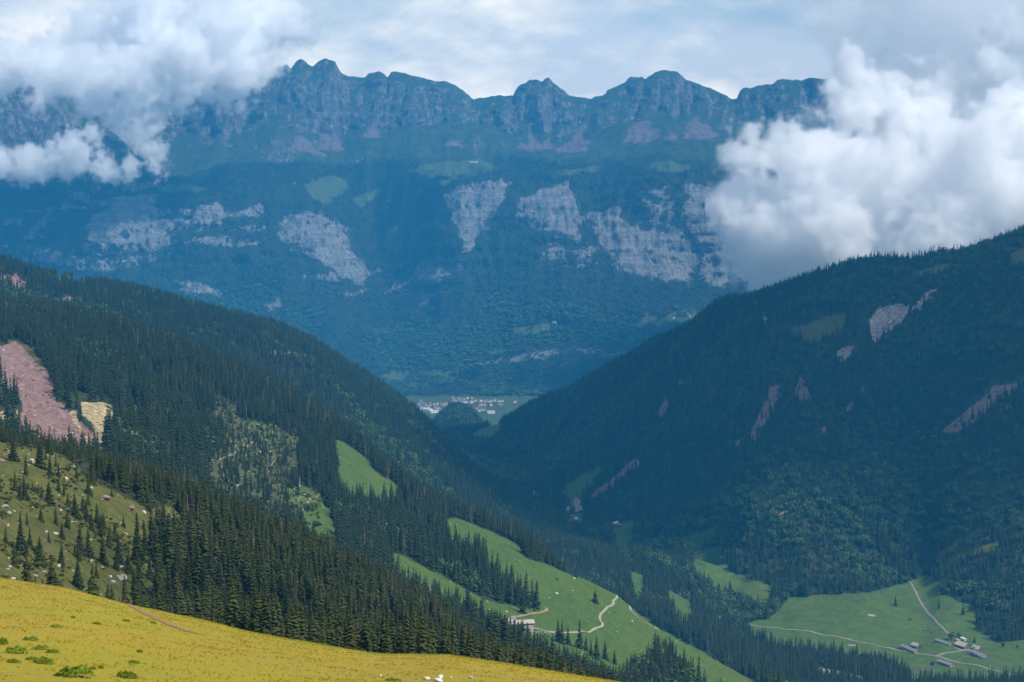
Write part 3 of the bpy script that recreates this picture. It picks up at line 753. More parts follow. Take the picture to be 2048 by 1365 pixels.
BROAD_CROWNS = [with_mat(broad_crown(400 + i, 170), MAT_BROAD) for i in range(2)]

def proto_collection(name, meshes):
    c = bpy.data.collections.new(name)
    for i, me in enumerate(meshes):
        o = bpy.data.objects.new('%s_%02d' % (name, i), me)
        c.objects.link(o)
    return c
PROTO_NEAR = proto_collection('near_tree_shapes', [join_mesh('near_tree', [(c, MAT_SPRUCE_NEAR), (TRUNK, MAT_BARK)]) for c in NEAR_CROWNS] + [join_mesh('near_dead', [(DEAD_CROWN, MAT_DEAD), (TRUNK, MAT_DEAD)])])
MID_TREE = [join_mesh('mid_tree', [(c, MAT_SPRUCE)]) for c in MID_CROWNS]
BROAD_TREE = [join_mesh('broad_tree', [(c, MAT_BROAD)]) for c in BROAD_CROWNS]
DEAD_TREE = join_mesh('dead_tree', [(DEAD_CROWN, MAT_DEAD), (TRUNK, MAT_DEAD)])
PROTO_MID = proto_collection('valley_tree_shapes', MID_TREE + BROAD_TREE + [DEAD_TREE])
FAR_C = [spruce_crown(500 + i, 6, 6, 0.17, fringe=False) for i in range(2)]
PROTO_FAR = proto_collection('far_tree_shapes', [join_mesh('far_tree', [(c, MAT_SPRUCE)]) for c in FAR_C] + [join_mesh('far_broad', [(broad_crown(600, 46, 0.30), MAT_BROAD)])])

def scatter_group():
    g = bpy.data.node_groups.new('stand_trees_on_points', 'GeometryNodeTree')
    g.interface.new_socket('Geometry', in_out='INPUT', socket_type='NodeSocketGeometry')
    g.interface.new_socket('Shapes', in_out='INPUT', socket_type='NodeSocketCollection')
    g.interface.new_socket('Geometry', in_out='OUTPUT', socket_type='NodeSocketGeometry')
    gi = g.nodes.new('NodeGroupInput'); go = g.nodes.new('NodeGroupOutput')
    ci = g.nodes.new('GeometryNodeCollectionInfo'); ci.inputs['Separate Children'].default_value = True; ci.inputs['Reset Children'].default_value = True
    ip = g.nodes.new('GeometryNodeInstanceOnPoints'); ip.inputs['Pick Instance'].default_value = True
    def attr(nm, ty):
        n = g.nodes.new('GeometryNodeInputNamedAttribute'); n.data_type = ty; n.inputs['Name'].default_value = nm
        return n.outputs['Attribute']
    l = g.links.new
    l(gi.outputs['Geometry'], ip.inputs['Points']); l(gi.outputs['Shapes'], ci.inputs['Collection']); l(ci.outputs[0], ip.inputs['Instance'])
    l(attr('shape', 'INT'), ip.inputs['Instance Index'])
    l(attr('turn', 'FLOAT_VECTOR'), ip.inputs['Rotation']); l(attr('size', 'FLOAT_VECTOR'), ip.inputs['Scale'])
    l(ip.outputs[0], go.inputs['Geometry'])
    return g, gi
SCATTER, _gi = scatter_group()
def forest_object(name, label, pts, size, shape, collection, tilt=0.03):
    n = len(pts)
    me = bpy.data.meshes.new(name)
    me.vertices.add(n); me.vertices.foreach_set('co', np.ascontiguousarray(pts, np.float32).ravel())
    a = me.attributes.new('shape', 'INT', 'POINT'); a.data.foreach_set('value', np.asarray(shape, np.int32))
    turn = np.stack([RNG.normal(0, tilt, n), RNG.normal(0, tilt, n), RNG.uniform(0, 6.28, n)], -1)
    a = me.attributes.new('turn', 'FLOAT_VECTOR', 'POINT'); a.data.foreach_set('vector', np.ascontiguousarray(turn, np.float32).ravel())
    a = me.attributes.new('size', 'FLOAT_VECTOR', 'POINT'); a.data.foreach_set('vector', np.ascontiguousarray(size, np.float32).ravel())
    me.update()
    o = link(name, me)
    m = o.modifiers.new('trees', 'NODES'); m.node_group = SCATTER
    sock = [s for s in SCATTER.interface.items_tree if s.name == 'Shapes'][0].identifier
    m[sock] = collection
    tag(o, label, None, None, 'stuff')
    return o

def scatter(d0, d1, density, spacing, height=25.0, slack=30.0):
    """random stems per land cell, only where the view or a step to the side of it can see them"""
    j0 = np.searchsorted(DROW, d0); j1 = np.searchsorted(DROW, d1)
    w = np.gradient(ACOL)[:, None] * DROW[None, j0:j1]; h = np.gradient(DROW)[None, j0:j1]
    area = w * h
    runx = np.concatenate([np.full((NC, 1), -9.0), RUN[:, :-1]], 1)[:, j0:j1]
    seen = (GS[:, j0:j1] + (height + slack * 0.0) / DROW[None, j0:j1] + slack * UNIT) > runx
    infr = (PX[:, j0:j1] > -130) & (PX[:, j0:j1] < 2180) & (PY[:, j0:j1] < 1365 + height / (DROW[None, j0:j1] * UNIT) + 60)
    lam = area / spacing ** 2 * density[:, j0:j1] * seen * infr
    cnt = RNG.poisson(lam)
    ci, rj = np.nonzero(cnt)
    rep = cnt[ci, rj]
    ci = np.repeat(ci, rep); rj = np.repeat(rj, rep) + j0
    ga = np.gradient(ACOL); gd = np.gradient(DROW)
    a = ACOL[ci] + RNG.uniform(-0.5, 0.5, len(ci)) * ga[ci]
    y = DROW[rj] + RNG.uniform(-0.5, 0.5, len(ci)) * gd[rj]
    x = a * y
    return x, y, ci, rj
def thin(x, y, rmin):
    """drop stems that stand too close to another"""
    key = {}
    keep = np.ones(len(x), bool)
    gx = np.floor(x / rmin).astype(int); gy = np.floor(y / rmin).astype(int)
    for i in range(len(x)):
        k = (gx[i], gy[i])
        if k in key:
            keep[i] = False
        else:
            key[k] = i
    return keep
def sizes(h, wide=1.0):
    w = h * RNG.uniform(0.85, 1.2, len(h)) * wide
    return np.stack([w, w, h], -1)
def stand(x, y, sink=0.4):
    return np.stack([x, y, ground(x, y) + CAM_Z - sink], -1)

# land cover that the forest leaves free: tracks and yards
COPSE = cover([[(1290,1330),(1330,1310),(1375,1345),(1425,1395),(1480,1450),(1290,1440),(1240,1370),(1265,1345)]], 1700, 2400, 3.0)
FOREST = np.maximum(FOREST, COPSE)
# left slope
x, y, ci, rj = scatter(1345, 3400, FOREST, 6.6, 26)
k = thin(x, y, 4.2); x, y, ci, rj = x[k], y[k], ci[k], rj[k]
clr = np.maximum(clearing, brownscrub)[ci, rj]
hh = RNG.uniform(15, 29, len(x)) * (1 - 0.45 * (clr > 0.4)) * (0.85 + 0.3 * vnoise(x / 90, y / 90, 5))
kind = RNG.integers(0, 3, len(x))
pb = smooth(0.62, 0.72, vnoise(x / 160, y / 160, 8)) * 0.35
kind = np.where(RNG.random(len(x)) < pb * 0.5, RNG.integers(3, 5, len(x)), kind)
pd = 0.012 + 0.12 * smooth(0.66, 0.75, vnoise(x / 110, y / 70, 12)) + 0.16 * (clr > 0.3)
kind = np.where(RNG.random(len(x)) < pd, 5, kind)
hh = np.where((kind == 3) | (kind == 4), hh * 0.62, hh)
forest_object('slope_forest', 'dense dark spruce forest on the slope around the landslide and the chalet meadow', stand(x, y), sizes(hh), kind, PROTO_MID)
n_left = len(x)
# valley floor, the rear ridge and the right mountain
x, y, ci, rj = scatter(3400, 8400, FOREST, 8.6, 24)
k = thin(x, y, 5.2); x, y, ci, rj = x[k], y[k], ci[k], rj[k]
hh = RNG.uniform(14, 27, len(x)) * (0.8 + 0.4 * vnoise(x / 120, y / 120, 15))
kind = RNG.integers(0, 3, len(x))
pxx = PX[ci, rj]; pyy = PY[ci, rj]
broad_p = smooth(0.58, 0.74, vnoise((x * 0.8 + y * 0.6) / 110, (y * 0.8 - x * 0.6) / 420, 18) + 0.05 * smooth(1500, 2000, pxx) * smooth(700, 900, pyy) + 0.08 * smooth(760, 860, pyy) * (pxx < 1300) - 0.12 * (pyy < 640)) * 0.38 + 0.03
kind = np.where(RNG.random(len(x)) < broad_p, RNG.integers(3, 5, len(x)), kind)
pd = 0.008 + 0.10 * smooth(0.70, 0.78, vnoise(x / 140, y / 90, 22))
kind = np.where(RNG.random(len(x)) < pd, 5, kind)
hh = np.where((kind == 3) | (kind == 4), hh * 0.66, hh)
forest_object('valley_forest', 'dark mixed forest over the ravine and the mountain to the right', stand(x, y), sizes(hh, 1.12), kind, PROTO_MID)
n_right = len(x)
# the far wall
x, y, ci, rj = scatter(10430, 12950, FOREST, 14.0, 24, 12)
hh = RNG.uniform(13, 32, len(x)) * (0.7 + 0.6 * vnoise(x / 80, y / 120, 27)); kind = RNG.integers(0, 2, len(x))
kind = np.where(RNG.random(len(x)) < 0.75 * smooth(560, 640, PY[ci, rj]) * smooth(0.3, 0.6, vnoise(x / 300, y / 300, 25)), 2, kind)
hh = np.where(kind == 2, hh * 0.7, hh)
pts = stand(x, y)
jx = np.interp(rj, np.arange(NROW), np.arange(NROW)).astype(int)
pts[:, 1] += (GY2 - GY)[ci, rj]; pts[:, 0] *= pts[:, 1] / y
forest_object('far_forest', 'blue hazy forest covering the foot and ledges of the far mountain wall', pts, sizes(hh, 1.55), kind, PROTO_FAR)
print('TREES left', n_left, 'right', n_right, 'far', len(x))

# ------------------------------------------------------------------ single trees
def tree_proto(name, crown, trunk):
    return (name, crown, trunk)
def put_tree(name, x, y, h, crown, trunk, label, group=None, wide=1.0, category='tree', kind_wide=None):
    o = empty(name, P3(x, y, -0.35), random.uniform(0, 6.28), 1.0)
    w = h * (wide if kind_wide is None else kind_wide)
    o.scale = (w, w, h)
    c = link('crown', crown, None, o); t = link('trunk', trunk, None, o)
    tag(o, label, category, group)
    return o
x, y, ci, rj = scatter(450, 1345, FOREST, 5.0, 22, 20)
k = thin(x, y, 3.7); x, y, ci, rj = x[k], y[k], ci[k], rj[k]
hh = np.where(RNG.random(len(x)) < 0.25, RNG.uniform(6, 12, len(x)), RNG.uniform(11, 21, len(x))) * (0.8 + 0.4 * vnoise(x / 60, y / 60, 33))
nm_here = near_meadow[ci, rj]
hh *= 1 - 0.55 * (nm_here > 0.5)
# the stand keeps to a sloping upper outline
top_px = np.interp(PX[ci, rj], [-200, 0, 100, 230, 400, 600, 800, 950, 1000, 1060, 1100, 1250, 1400], [790, 842, 868, 900, 948, 1015, 1122, 1238, 1266, 1280, 1292, 1362, 1460])
allowed = (ray(PX[ci, rj], top_px + RNG.uniform(0, 22, len(x)))[1] - ground(x, y) / y) * y
hh = np.minimum(hh, allowed)
k = hh > 4.5
x, y, ci, rj, hh = x[k], y[k], ci[k], rj[k], hh[k]
# the lower left corner of the stand is open scrubby ground
openness = smooth(470, 330, PX[ci, rj]) * smooth(1100, 1160, PY[ci, rj])
keep = RNG.random(len(x)) > 0.75 * openness
x, y, ci, rj, hh = x[keep], y[keep], ci[keep], rj[keep], hh[keep]
hid = RUN[ci, np.searchsorted(DROW, np.full(len(x), 500.0))] > (ground(x, y) + hh * 0.6) / y
appar = hh / y * FPX * np.where(hid, 0.05, 1.0) * ((PX[ci, rj] > 0) & (PX[ci, rj] < 2048))
order = np.argsort(-appar)
# the stand is lit on its crest only: those stems are the ones one can tell apart
first = order[:225]
rest = order[225:]
def near_place(px, py):
    low = py > np.interp(px, [0, 400, 800, 1200], [1000, 1100, 1260, 1400])
    for lim, a, b in ((150, 'at its left end below the landslide', 'on the left slope just above the spur'), (300, 'right of the landslide foot', 'beside the grassy glade low on the slope'), (430, 'upper edge below the storm clearing', 'low down behind the red footpath'),
                      (560, 'upper edge left of the small meadow', 'behind the spur crest right of the footpath'), (700, 'on its upper edge in the middle', 'low down behind the middle of the crest'), (860, 'on its upper edge below the meadow strip', 'low down above the brown crest rock'),
                      (1000, 'on its upper edge left of the chalet', 'low down behind the white spur rocks'), (9999, 'below the chalet at its right end', 'at its right end behind the fence posts')):
        if px < lim:
            return (b if low else a), 'spruces of the near stand, ' + (b if low else a)
for i in first:
    if random.random() < 0.05:
        put_tree('dead_spruce', x[i], y[i], hh[i], DEAD_CROWN, TRUNK, 'bare grey dead spruce among the green spruces of the near stand', 'dead spruces of the near stand')
    else:
        where, grp = near_place(PX[ci[i], rj[i]], PY[ci[i], rj[i]])
        v_ = random.randrange(4); fat = random.uniform(0.95, 1.25)
        look = ('tall ' if hh[i] > 17.5 else 'medium ' if hh[i] > 13 else 'low ') + ('slim', 'even', 'broad', 'sparse')[v_]
        put_tree('spruce_tree', x[i], y[i], hh[i], NEAR_CROWNS[v_], TRUNK, look + ' spruce of the near stand, ' + where, look + ' ' + grp, fat)
kind = RNG.integers(0, 4, len(rest)); kind = np.where(RNG.random(len(rest)) < 0.04, 4, kind)
forest_object('near_forest', 'dark green spruce stand filling the slope behind the grass spur', stand(x[rest], y[rest]), sizes(hh[rest], 1.1), kind, PROTO_NEAR)
print('NEAR', len(x))

def tree_at(px, py, hpx, kind, label, group=None, wide=1.0, d=(340, 1340)):
    x, y = at(px, py, *d)
    h = hpx * UNIT * y
    if kind == 'near':
        return put_tree('spruce_tree', x, y, h, random.choice(NEAR_CROWNS), TRUNK, label, group, wide)
    if kind == 'spruce':
        return put_tree('spruce_tree', x, y, h, random.choice(MID_CROWNS), TRUNK, label, group, wide)
    return put_tree('broadleaf_tree', x, y, h, random.choice(BROAD_CROWNS), TRUNK_BROAD, label, group, wide)
for px, py, h in ((22,972,13),(40,997,35),(50,995,34),(65,982,22),(77,985,20),(98,1007,48),(177,990,45),(136,1013,30),(150,1035,52),(166,1025,40),(82,1043,33),(112,1050,40),(135,1057,42),(124,1078,36),(194,1048,45),(207,1057,36),(247,1055,28),(230,1070,28),(302,1055,22),(160,1100,60),(177,1115,64),(206,1128,60),(237,1125,56),(193,1155,32),(232,1140,40),(257,1145,46),(220,1080,34),(100,953,48),(98,908,40)):
    w_ = 'tiny' if h < 25 else 'small' if h < 38 else 'half grown' if h < 50 else 'large'
    w2 = 'lower part of the ' if py > 1060 else 'upper part of the '
    tree_at(px, py, h, 'near', w_ + ' spruce on the ' + w2 + 'grassy slope beside the near stand', w_ + ' young spruces, ' + w2 + 'near slope', random.uniform(1.2, 1.6))
for px, py, h in ((275,1130,112),(290,1110,72),(313,1140,104),(340,1135,84),(300,1160,62),(360,1165,80),(385,1150,95)):
    tree_at(px, py, h, 'near', 'tall slim spruce at the left edge of the near stand above the grass spur', 'spruces at the stand edge')
tree_at(42, 1108, 72, 'near', 'broad dark spruce alone on the shaded slope above the grass spur', None, 1.9)
tree_at(80, 1130, 62, 'near', 'dark spruce leaning against the broad one on the shaded slope', None, 1.55)
tree_at(156, 1176, 62, 'near', 'bushy dark spruce standing just behind the grass spur crest', None, 1.8)
tree_at(27, 922, 56, 'near', 'full spruce on the green shoulder below the landslide', None, 1.5)
tree_at(38, 877, 48, 'near', 'highest spruce on the green shoulder in front of the landslide', None, 1.25)
tree_at(80, 936, 66, 'near', 'pointed spruce at the left end of the row below the landslide', None, 1.2)

C_D = (1400, 3300)
tree_at(1190, 1206, 29, 'spruce', 'lone spruce on the chalet meadow beside the winding track', None, 1.8, C_D)
tree_at(913, 1084, 30, 'spruce', 'lone spruce at the upper left end of the chalet meadow', None, 1.1, C_D)
for px, py, h in ((950,1108,48),(959,1113,52),(966,1114,44),(972,1118,46)):
    tree_at(px, py, h, 'spruce', 'spruce of the tight clump in the middle of the upper chalet meadow', 'clump on the upper chalet meadow', 1.15, C_D)
tree_at(1060, 1219, 26, 'spruce', 'small slim spruce above the tan path over the chalet', None, 1.1, C_D)
tree_at(1045, 1227, 57, 'spruce', 'tall spruce at the end of the wood right above the chalet', None, 1.1, C_D)
tree_at(1152, 1156, 20, 'spruce', 'small spruce on the upper edge of the chalet meadow', None, 1.3, C_D)
tree_at(1134, 1142, 36, 'spruce', 'dark spruce on the crest of the chalet meadow', None, 1.3, C_D)
tree_at(1048, 1262, 18, 'spruce', 'small dark tree in front of the long chalet barn', None, 1.6, C_D)
for px, py, h in ((1116,1284,50),(1124,1288,52),(1136,1290,42)):
    tree_at(px, py, h, 'spruce', 'spruce of the group below the track right of the chalet', 'group below the chalet track', 1.3, C_D)
tree_at(1159, 1296, 64, 'spruce', 'tallest spruce below the chalet track, standing right of the group', None, 1.15, C_D)
for px, py, h in ((1172,1302,34),(1193,1318,50),(1210,1319,42),(1229,1328,32),(1182,1312,36)):
    tree_at(px, py, h, 'spruce', 'spruce of the loose row below the chalet meadow', 'row below the chalet meadow', 1.25, C_D)
for px, py, h in ((898,1074,9),(1070,1223,9),(1115,1161,6)):
    tree_at(px, py, h, 'broad', 'small round bush on the chalet meadow', 'bushes on the chalet meadow', 1.2, C_D)
F_D = (2900, 4300)
for px, py, h, kd, wd, lb in ((1791,1212,22,'spruce',1.3,'lone spruce on the far side of the farm meadow left of the upper track'), (1878,1217,19,'spruce',1.6,'stout lone conifer right of the upper farm track'),
        (1926,1229,25,'spruce',1.5,'left conifer of the pair at the forest edge above the farm'), (1941,1223,26,'spruce',1.5,'right conifer of the pair at the forest edge above the farm'),
        (1903,1280,19,'broad',1.1,'large round tree behind the farm barns'), (1918,1276,12,'broad',1.1,'smaller round tree behind the farmhouse'), (1949,1285,16,'spruce',1.5,'conifer right of the farmhouse'),
        (2007,1295,13,'broad',1.1,'round tree on the meadow right of the farm'), (2035,1296,8,'broad',1.2,'small bush at the right edge of the farm meadow'), (1864,1332,11,'broad',1.2,'round tree left of the barn below the farm road'),
        (1841,1298,9,'spruce',1.4,'small conifer beside the left pale roofed farmhouse'), (1944,1303,11,'broad',1.0,'dark bush between the farmyard and the right barn'), (1817,1350,15,'broad',1.0,'round tree at the right end of the tree row below the farm'),
        (1853,1363,11,'spruce',1.4,'small conifer near the lower edge below the farm'), (1906,1366,12,'spruce',1.4,'small conifer at the bottom edge below the lower barn'),
        (1541,1303,30,'spruce',1.2,'slim spruce at the left end of the farm meadow'), (1603,1316,15,'spruce',1.4,'small spruce on the lower edge of the farm meadow'), (1821,1242,6,'broad',1.3,'tiny bush on the open farm meadow')):
    tree_at(px, py, h, kd, lb, None, wd, F_D)

# ------------------------------------------------------------------ tracks and roads
MAT_TRACK = flat_mat('gravel_track', (0.28, 0.255, 0.21), 0.95, 0.35, 0.4)
MAT_DIRT = flat_mat('tan_earth', (0.26, 0.19, 0.12), 0.95, 0.3, 0.8)
MAT_MUD = flat_mat('dark_earth', (0.10, 0.085, 0.08), 0.95, 0.3, 0.6)
MAT_REDPATH = flat_mat('red_earth', (0.26, 0.145, 0.10), 0.95, 0.35, 6.0)
def strip(name, pts, width, mat, d=(60, 17000), lift=0.3, step=5.0, wob=0.15):
    P = np.array([at(px, py, *d) for px, py in pts])
    # smooth the corners, then resample evenly
    for _ in range(2):
        Q = [P[0]]
        for a, b in zip(P[:-1], P[1:]):
            Q += [a * 0.75 + b * 0.25, a * 0.25 + b * 0.75]
        Q.append(P[-1]); P = np.array(Q)
    seg = np.hypot(*np.diff(P, axis=0).T); cum_ = np.concatenate([[0], np.cumsum(seg)])
    n = max(3, int(cum_[-1] / step))
    s = np.linspace(0, cum_[-1], n)
    P = np.stack([np.interp(s, cum_, P[:, 0]), np.interp(s, cum_, P[:, 1])], -1)
    T = np.gradient(P, axis=0); T /= np.linalg.norm(T, axis=1)[:, None] + 1e-9
    Nn = np.stack([-T[:, 1], T[:, 0]], -1)
    wv = width * (1 + wob * (vnoise(s / (width * 3), s * 0, 3)[:, None] * 2 - 1))
    cols = []
    for f in (-0.5, -0.17, 0.17, 0.5):
        q = P + Nn * wv * f
        cols.append(np.stack([q[:, 0], q[:, 1], ground(q[:, 0], q[:, 1]) + CAM_Z + lift * (1.0 if abs(f) < 0.3 else 0.75)], -1))
    co = np.stack(cols, 1).reshape(-1, 3)
    idx = np.arange(n * 4).reshape(n, 4)
    f = np.stack([idx[:-1, :-1], idx[:-1, 1:], idx[1:, 1:], idx[1:, :-1]], -1).reshape(-1, 4)
    o = link(name, np_mesh(name, co, f), mat)
    o['kind'] = 'structure'
    return o
CD, FD = (1400, 3300), (2900, 4300)
strip('gravel_track', [(1056,1256),(1085,1261),(1110,1265),(1166,1264),(1191,1258),(1209,1250),(1199,1242),(1200,1230),(1210,1220),(1229,1207),(1225,1202),(1238,1197),(1242,1193),(1251,1200),(1256,1216),(1270,1229),(1286,1244),(1317,1259)], 2.5, MAT_TRACK, CD, 0.45)
strip('footpath', [(1052,1262),(1080,1266),(1110,1266)], 1.2, MAT_TRACK, CD, 0.45)
strip('dirt_path', [(1012,1238),(1041,1232),(1064,1228),(1085,1225),(1095,1221),(1092,1216)], 2.6, MAT_DIRT, CD, 0.45)
strip('farm_road', [(1496,1248),(1553,1256),(1615,1261),(1666,1273),(1734,1287),(1802,1301),(1871,1313),(1929,1327),(2048,1357),(2140,1378)], 3.4, MAT_TRACK, FD, 0.5, 8)
strip('farm_lane', [(1871,1314),(1890,1307),(1916,1304),(1934,1300),(1940,1298)], 4.5, MAT_TRACK, FD, 0.55)
strip('farm_yard', [(1904,1290),(1915,1296),(1930,1302),(1942,1299),(1945,1306)], 9.0, flat_mat('grey_yard', (0.22, 0.20, 0.19), 0.95, 0.2, 0.5), FD, 0.52)
strip('upper_track', [(1811,1160),(1820,1165),(1832,1185),(1841,1205),(1855,1226),(1873,1245),(1897,1268)], 3.6, flat_mat('worn_track', (0.20, 0.185, 0.16), 0.95, 0.3, 0.5), FD, 0.5)
strip('muddy_track', [(1872,1327),(1860,1333),(1842,1341),(1824,1348)], 6.0, MAT_MUD, FD, 0.5)
strip('gravel_patch', [(1736,1231),(1750,1232)], 9.0, MAT_TRACK, FD, 0.5)
strip('gravel_patch', [(1697,1291),(1712,1292)], 9.0, MAT_TRACK, FD, 0.5)
strip('forest_path', [(402,936),(439,922),(470,908),(492,895),(509,884),(533,880)], 1.3, MAT_DIRT, CD, 0.45)
strip('meadow_path', [(585,1003),(610,995),(640,991)], 1.0, MAT_DIRT, CD, 0.4)
strip('stream_road', [(1418,1246),(1430,1243),(1438,1240),(1446,1235)], 5.0, flat_mat('pale_gravel', (0.45, 0.38, 0.30), 0.95, 0.25, 0.5), (2900, 5000), 0.5)
strip('ravine_road', [(1364,1122),(1372,1113),(1388,1107),(1402,1101)], 4.0, MAT_TRACK, (3000, 5000), 0.5)
strip('ridge_track', [(1462,596),(1490,604),(1515,618),(1528,632),(1532,642)], 6.0, MAT_DIRT, (3500, 7000), 1.0)
strip('footpath', [(198,1191),(228,1201),(258,1211),(275,1219),(300,1232),(335,1248),(360,1258),(385,1266),(412,1271)], 0.55, MAT_REDPATH, (60, 330), 0.05, 1.0, 0.5)
strip('footpath', [(0,1163),(40,1168),(90,1176),(130,1182)], 0.35, MAT_REDPATH, (60, 330), 0.04, 1.0, 0.5)

# ------------------------------------------------------------------ buildings
def box_mesh(name, x0, x1, y0, y1, z0, z1):
    return closed(name, [(x, y, z) for x in (x0, x1) for y in (y0, y1) for z in (z0, z1)], [(0, 1, 3, 2), (4, 6, 7, 5), (0, 4, 5, 1), (2, 3, 7, 6), (0, 2, 6, 4), (1, 5, 7, 3)])
def closed(name, v, f):
    me = bpy.data.meshes.new(name); me.from_pydata(v, [], f); me.update()
    return me
MAT_WHITE = flat_mat('white_render', (0.72, 0.70, 0.66), 0.8, 0.08, 0.8)
MAT_WOOD = flat_mat('weathered_boards', (0.16, 0.115, 0.085), 0.9, 0.35, 1.5)
MAT_STONE = flat_mat('stone_base', (0.42, 0.37, 0.32), 0.9, 0.2, 1.0)
MAT_GLASS = flat_mat('dark_panes', (0.03, 0.035, 0.04), 0.25, 0.2, 2.0)
def roof_material(name, col):
    M = Mat(name)
    nz = M.noise(0.7, 5, 0.65); st = M.noise(0.5, 3, 0.6, stretch=(1, 1, 6))
    M.color(M.mix(0.4, M.ramp(nz, (0.3, tuple(c * 0.72 for c in col)), (0.7, tuple(min(1, c * 1.25) for c in col))), M.ramp(st, (0.35, tuple(c * 0.8 for c in col)), (0.65, col))))
    M.b.inputs['Roughness'].default_value = 0.7
    return M.m
ROOF_GREY = roof_material('grey_roof', (0.20, 0.20, 0.225))
ROOF_PALE = roof_material('pale_roof', (0.40, 0.37, 0.31))
ROOF_RED = roof_material('red_roof', (0.27, 0.115, 0.08))
ROOF_BROWN = roof_material('brown_roof', (0.15, 0.10, 0.085))
ROOF_LIGHT = roof_material('light_roof', (0.55, 0.54, 0.52))
def building(name, label, category, p1, p2, width, wall_h, pitch, wall, roof, d, group=None, parts=True, windows=0, chimney=False, length=None, turn=None):
    """gabled building whose long base line runs between two photo points on the ground"""
    a = np.array(at(*p1, *d)); b = np.array(at(*p2, *d))
    c = (a + b) / 2; L = length or float(np.hypot(*(b - a))); rz = math.atan2(b[1] - a[1], b[0] - a[0])
    if length:
        rz = math.atan2((b - a)[1], (b - a)[0]) if np.hypot(*(b - a)) > 1 else 0.0
    if turn is not None:
        rz = turn
    hw, hl = width / 2, L / 2
    rise = hw * math.tan(R(pitch))
    gz = [float(ground(c[0] + sx * math.cos(rz) * hl - sy * math.sin(rz) * hw, c[1] + sx * math.sin(rz) * hl + sy * math.cos(rz) * hw)) for sx in (-1, 1) for sy in (-1, 1)]
    base = min(gz); down = max(gz) - base
    o = empty(name, (c[0], c[1], max(gz) - down * 0.45 + CAM_Z), rz)
    z0 = -down * 0.6 - 0.5
    v = [(-hl, -hw, z0), (hl, -hw, z0), (hl, hw, z0), (-hl, hw, z0), (-hl, -hw, wall_h), (hl, -hw, wall_h), (hl, hw, wall_h), (-hl, hw, wall_h), (-hl, 0, wall_h + rise), (hl, 0, wall_h + rise)]
    f = [(0, 3, 2, 1), (0, 1, 5, 4), (2, 3, 7, 6), (1, 2, 6, 9, 5), (3, 0, 4, 8, 7), (4, 5, 9, 8), (6, 7, 8, 9)]
    link('wall', closed('wall', v, f), wall, o)
    ov, th, t = 0.9, 0.28, math.tan(R(pitch))
    rv, rf = [], []
    for s in (-1, 1):
        n = len(rv)
        y1 = s * (hw + ov); z1 = wall_h - ov * t
        for dz in (0.05, 0.05 + th):
            rv += [(-hl - ov, 0, wall_h + rise + dz), (hl + ov, 0, wall_h + rise + dz), (hl + ov, y1, z1 + dz), (-hl - ov, y1, z1 + dz)]
        rf += [(n, n + 1, n + 2, n + 3), (n + 4, n + 7, n + 6, n + 5), (n, n + 4, n + 5, n + 1), (n + 2, n + 6, n + 7, n + 3), (n + 1, n + 5, n + 6, n + 2), (n, n + 3, n + 7, n + 4)]
    ro = link('roof', closed('roof', rv, rf), roof, o)
    if chimney:
        link('chimney', box_mesh('chimney', hl * 0.35 - 0.45, hl * 0.35 + 0.45, -0.45, 0.45, wall_h + rise * 0.6, wall_h + rise + 1.3), MAT_STONE, ro)
    if parts:
        link('door', box_mesh('door', hl - 0.05, hl + 0.08, -1.2, 1.2, 0.0, min(2.6, wall_h)), MAT_GLASS if wall is MAT_WOOD else MAT_WOOD, o)
        for i in range(windows):
            xx = -hl + (i + 0.7) * L / (windows + 0.4)
            link('window', box_mesh('window', xx - 0.55, xx + 0.55, -hw - 0.06, -hw + 0.05, wall_h * 0.45, wall_h * 0.45 + 1.2), MAT_GLASS, o)
    tag(o, label, category, group)
    return o
MAT_PALEWOOD = flat_mat('pale_boards', (0.36, 0.29, 0.24), 0.9, 0.25, 1.2)
FARMD = (2900, 4000)
building('barn', 'long grey roofed barn with pale end beside the farm road, left of the others', 'barn', (1805,1297), (1834,1306), 9, 3.2, 22, MAT_PALEWOOD, ROOF_GREY, FARMD, None, True, 5)
building('farmhouse', 'small pale roofed house behind the barn left on the farm road', 'house', (1827,1294), (1838,1297), 10, 4.0, 32, MAT_WOOD, ROOF_PALE, FARMD, None, True, 2, True)
building('barn', 'long grey roofed barn at the back of the farmyard', 'barn', (1874,1285), (1903,1292), 9, 3.2, 22, MAT_PALEWOOD, ROOF_GREY, FARMD, None, True, 5)
building('farmhouse', 'large farmhouse with broad grey roof in the middle of the yard', 'house', (1916,1293), (1935,1299), 15, 5.0, 28, MAT_WOOD, ROOF_PALE, FARMD, None, True, 4, True)
building('farmhouse', 'pale roofed house behind the right hand barn', 'house', (1948,1300), (1961,1303), 11, 3.8, 34, MAT_WOOD, ROOF_PALE, FARMD, None, True, 3, True)
building('barn', 'long grey roofed barn with white end at the right of the farm', 'barn', (1945,1309), (1973,1318), 9, 3.2, 22, MAT_PALEWOOD, ROOF_GREY, FARMD, None, True, 5)
building('barn', 'grey roofed barn below the road junction', 'barn', (1878,1326), (1905,1334), 9, 3.2, 22, MAT_PALEWOOD, ROOF_GREY, FARMD, None, True, 5)
building('shed', 'yellow walled open shed behind the large farmhouse', 'shed', (1912,1281), (1919,1283), 4, 2.2, 12, flat_mat('yellow_boards', (0.55, 0.36, 0.10), 0.85, 0.2), ROOF_PALE, FARMD, None, False)
building('shed', 'small shed with white roof at the forest side of the yard', 'shed', (1923,1278), (1931,1282), 4, 2.2, 10, MAT_WHITE, ROOF_LIGHT, FARMD, None, False)
CH = (1500, 2300)
building('chalet', 'grey gabled alpine chalet at the left of the hillside group', 'house', (1004,1256), (1024,1255), 10, 3.4, 30, MAT_WOOD, ROOF_PALE, CH, None, True, 4, True, 13, 1.25)
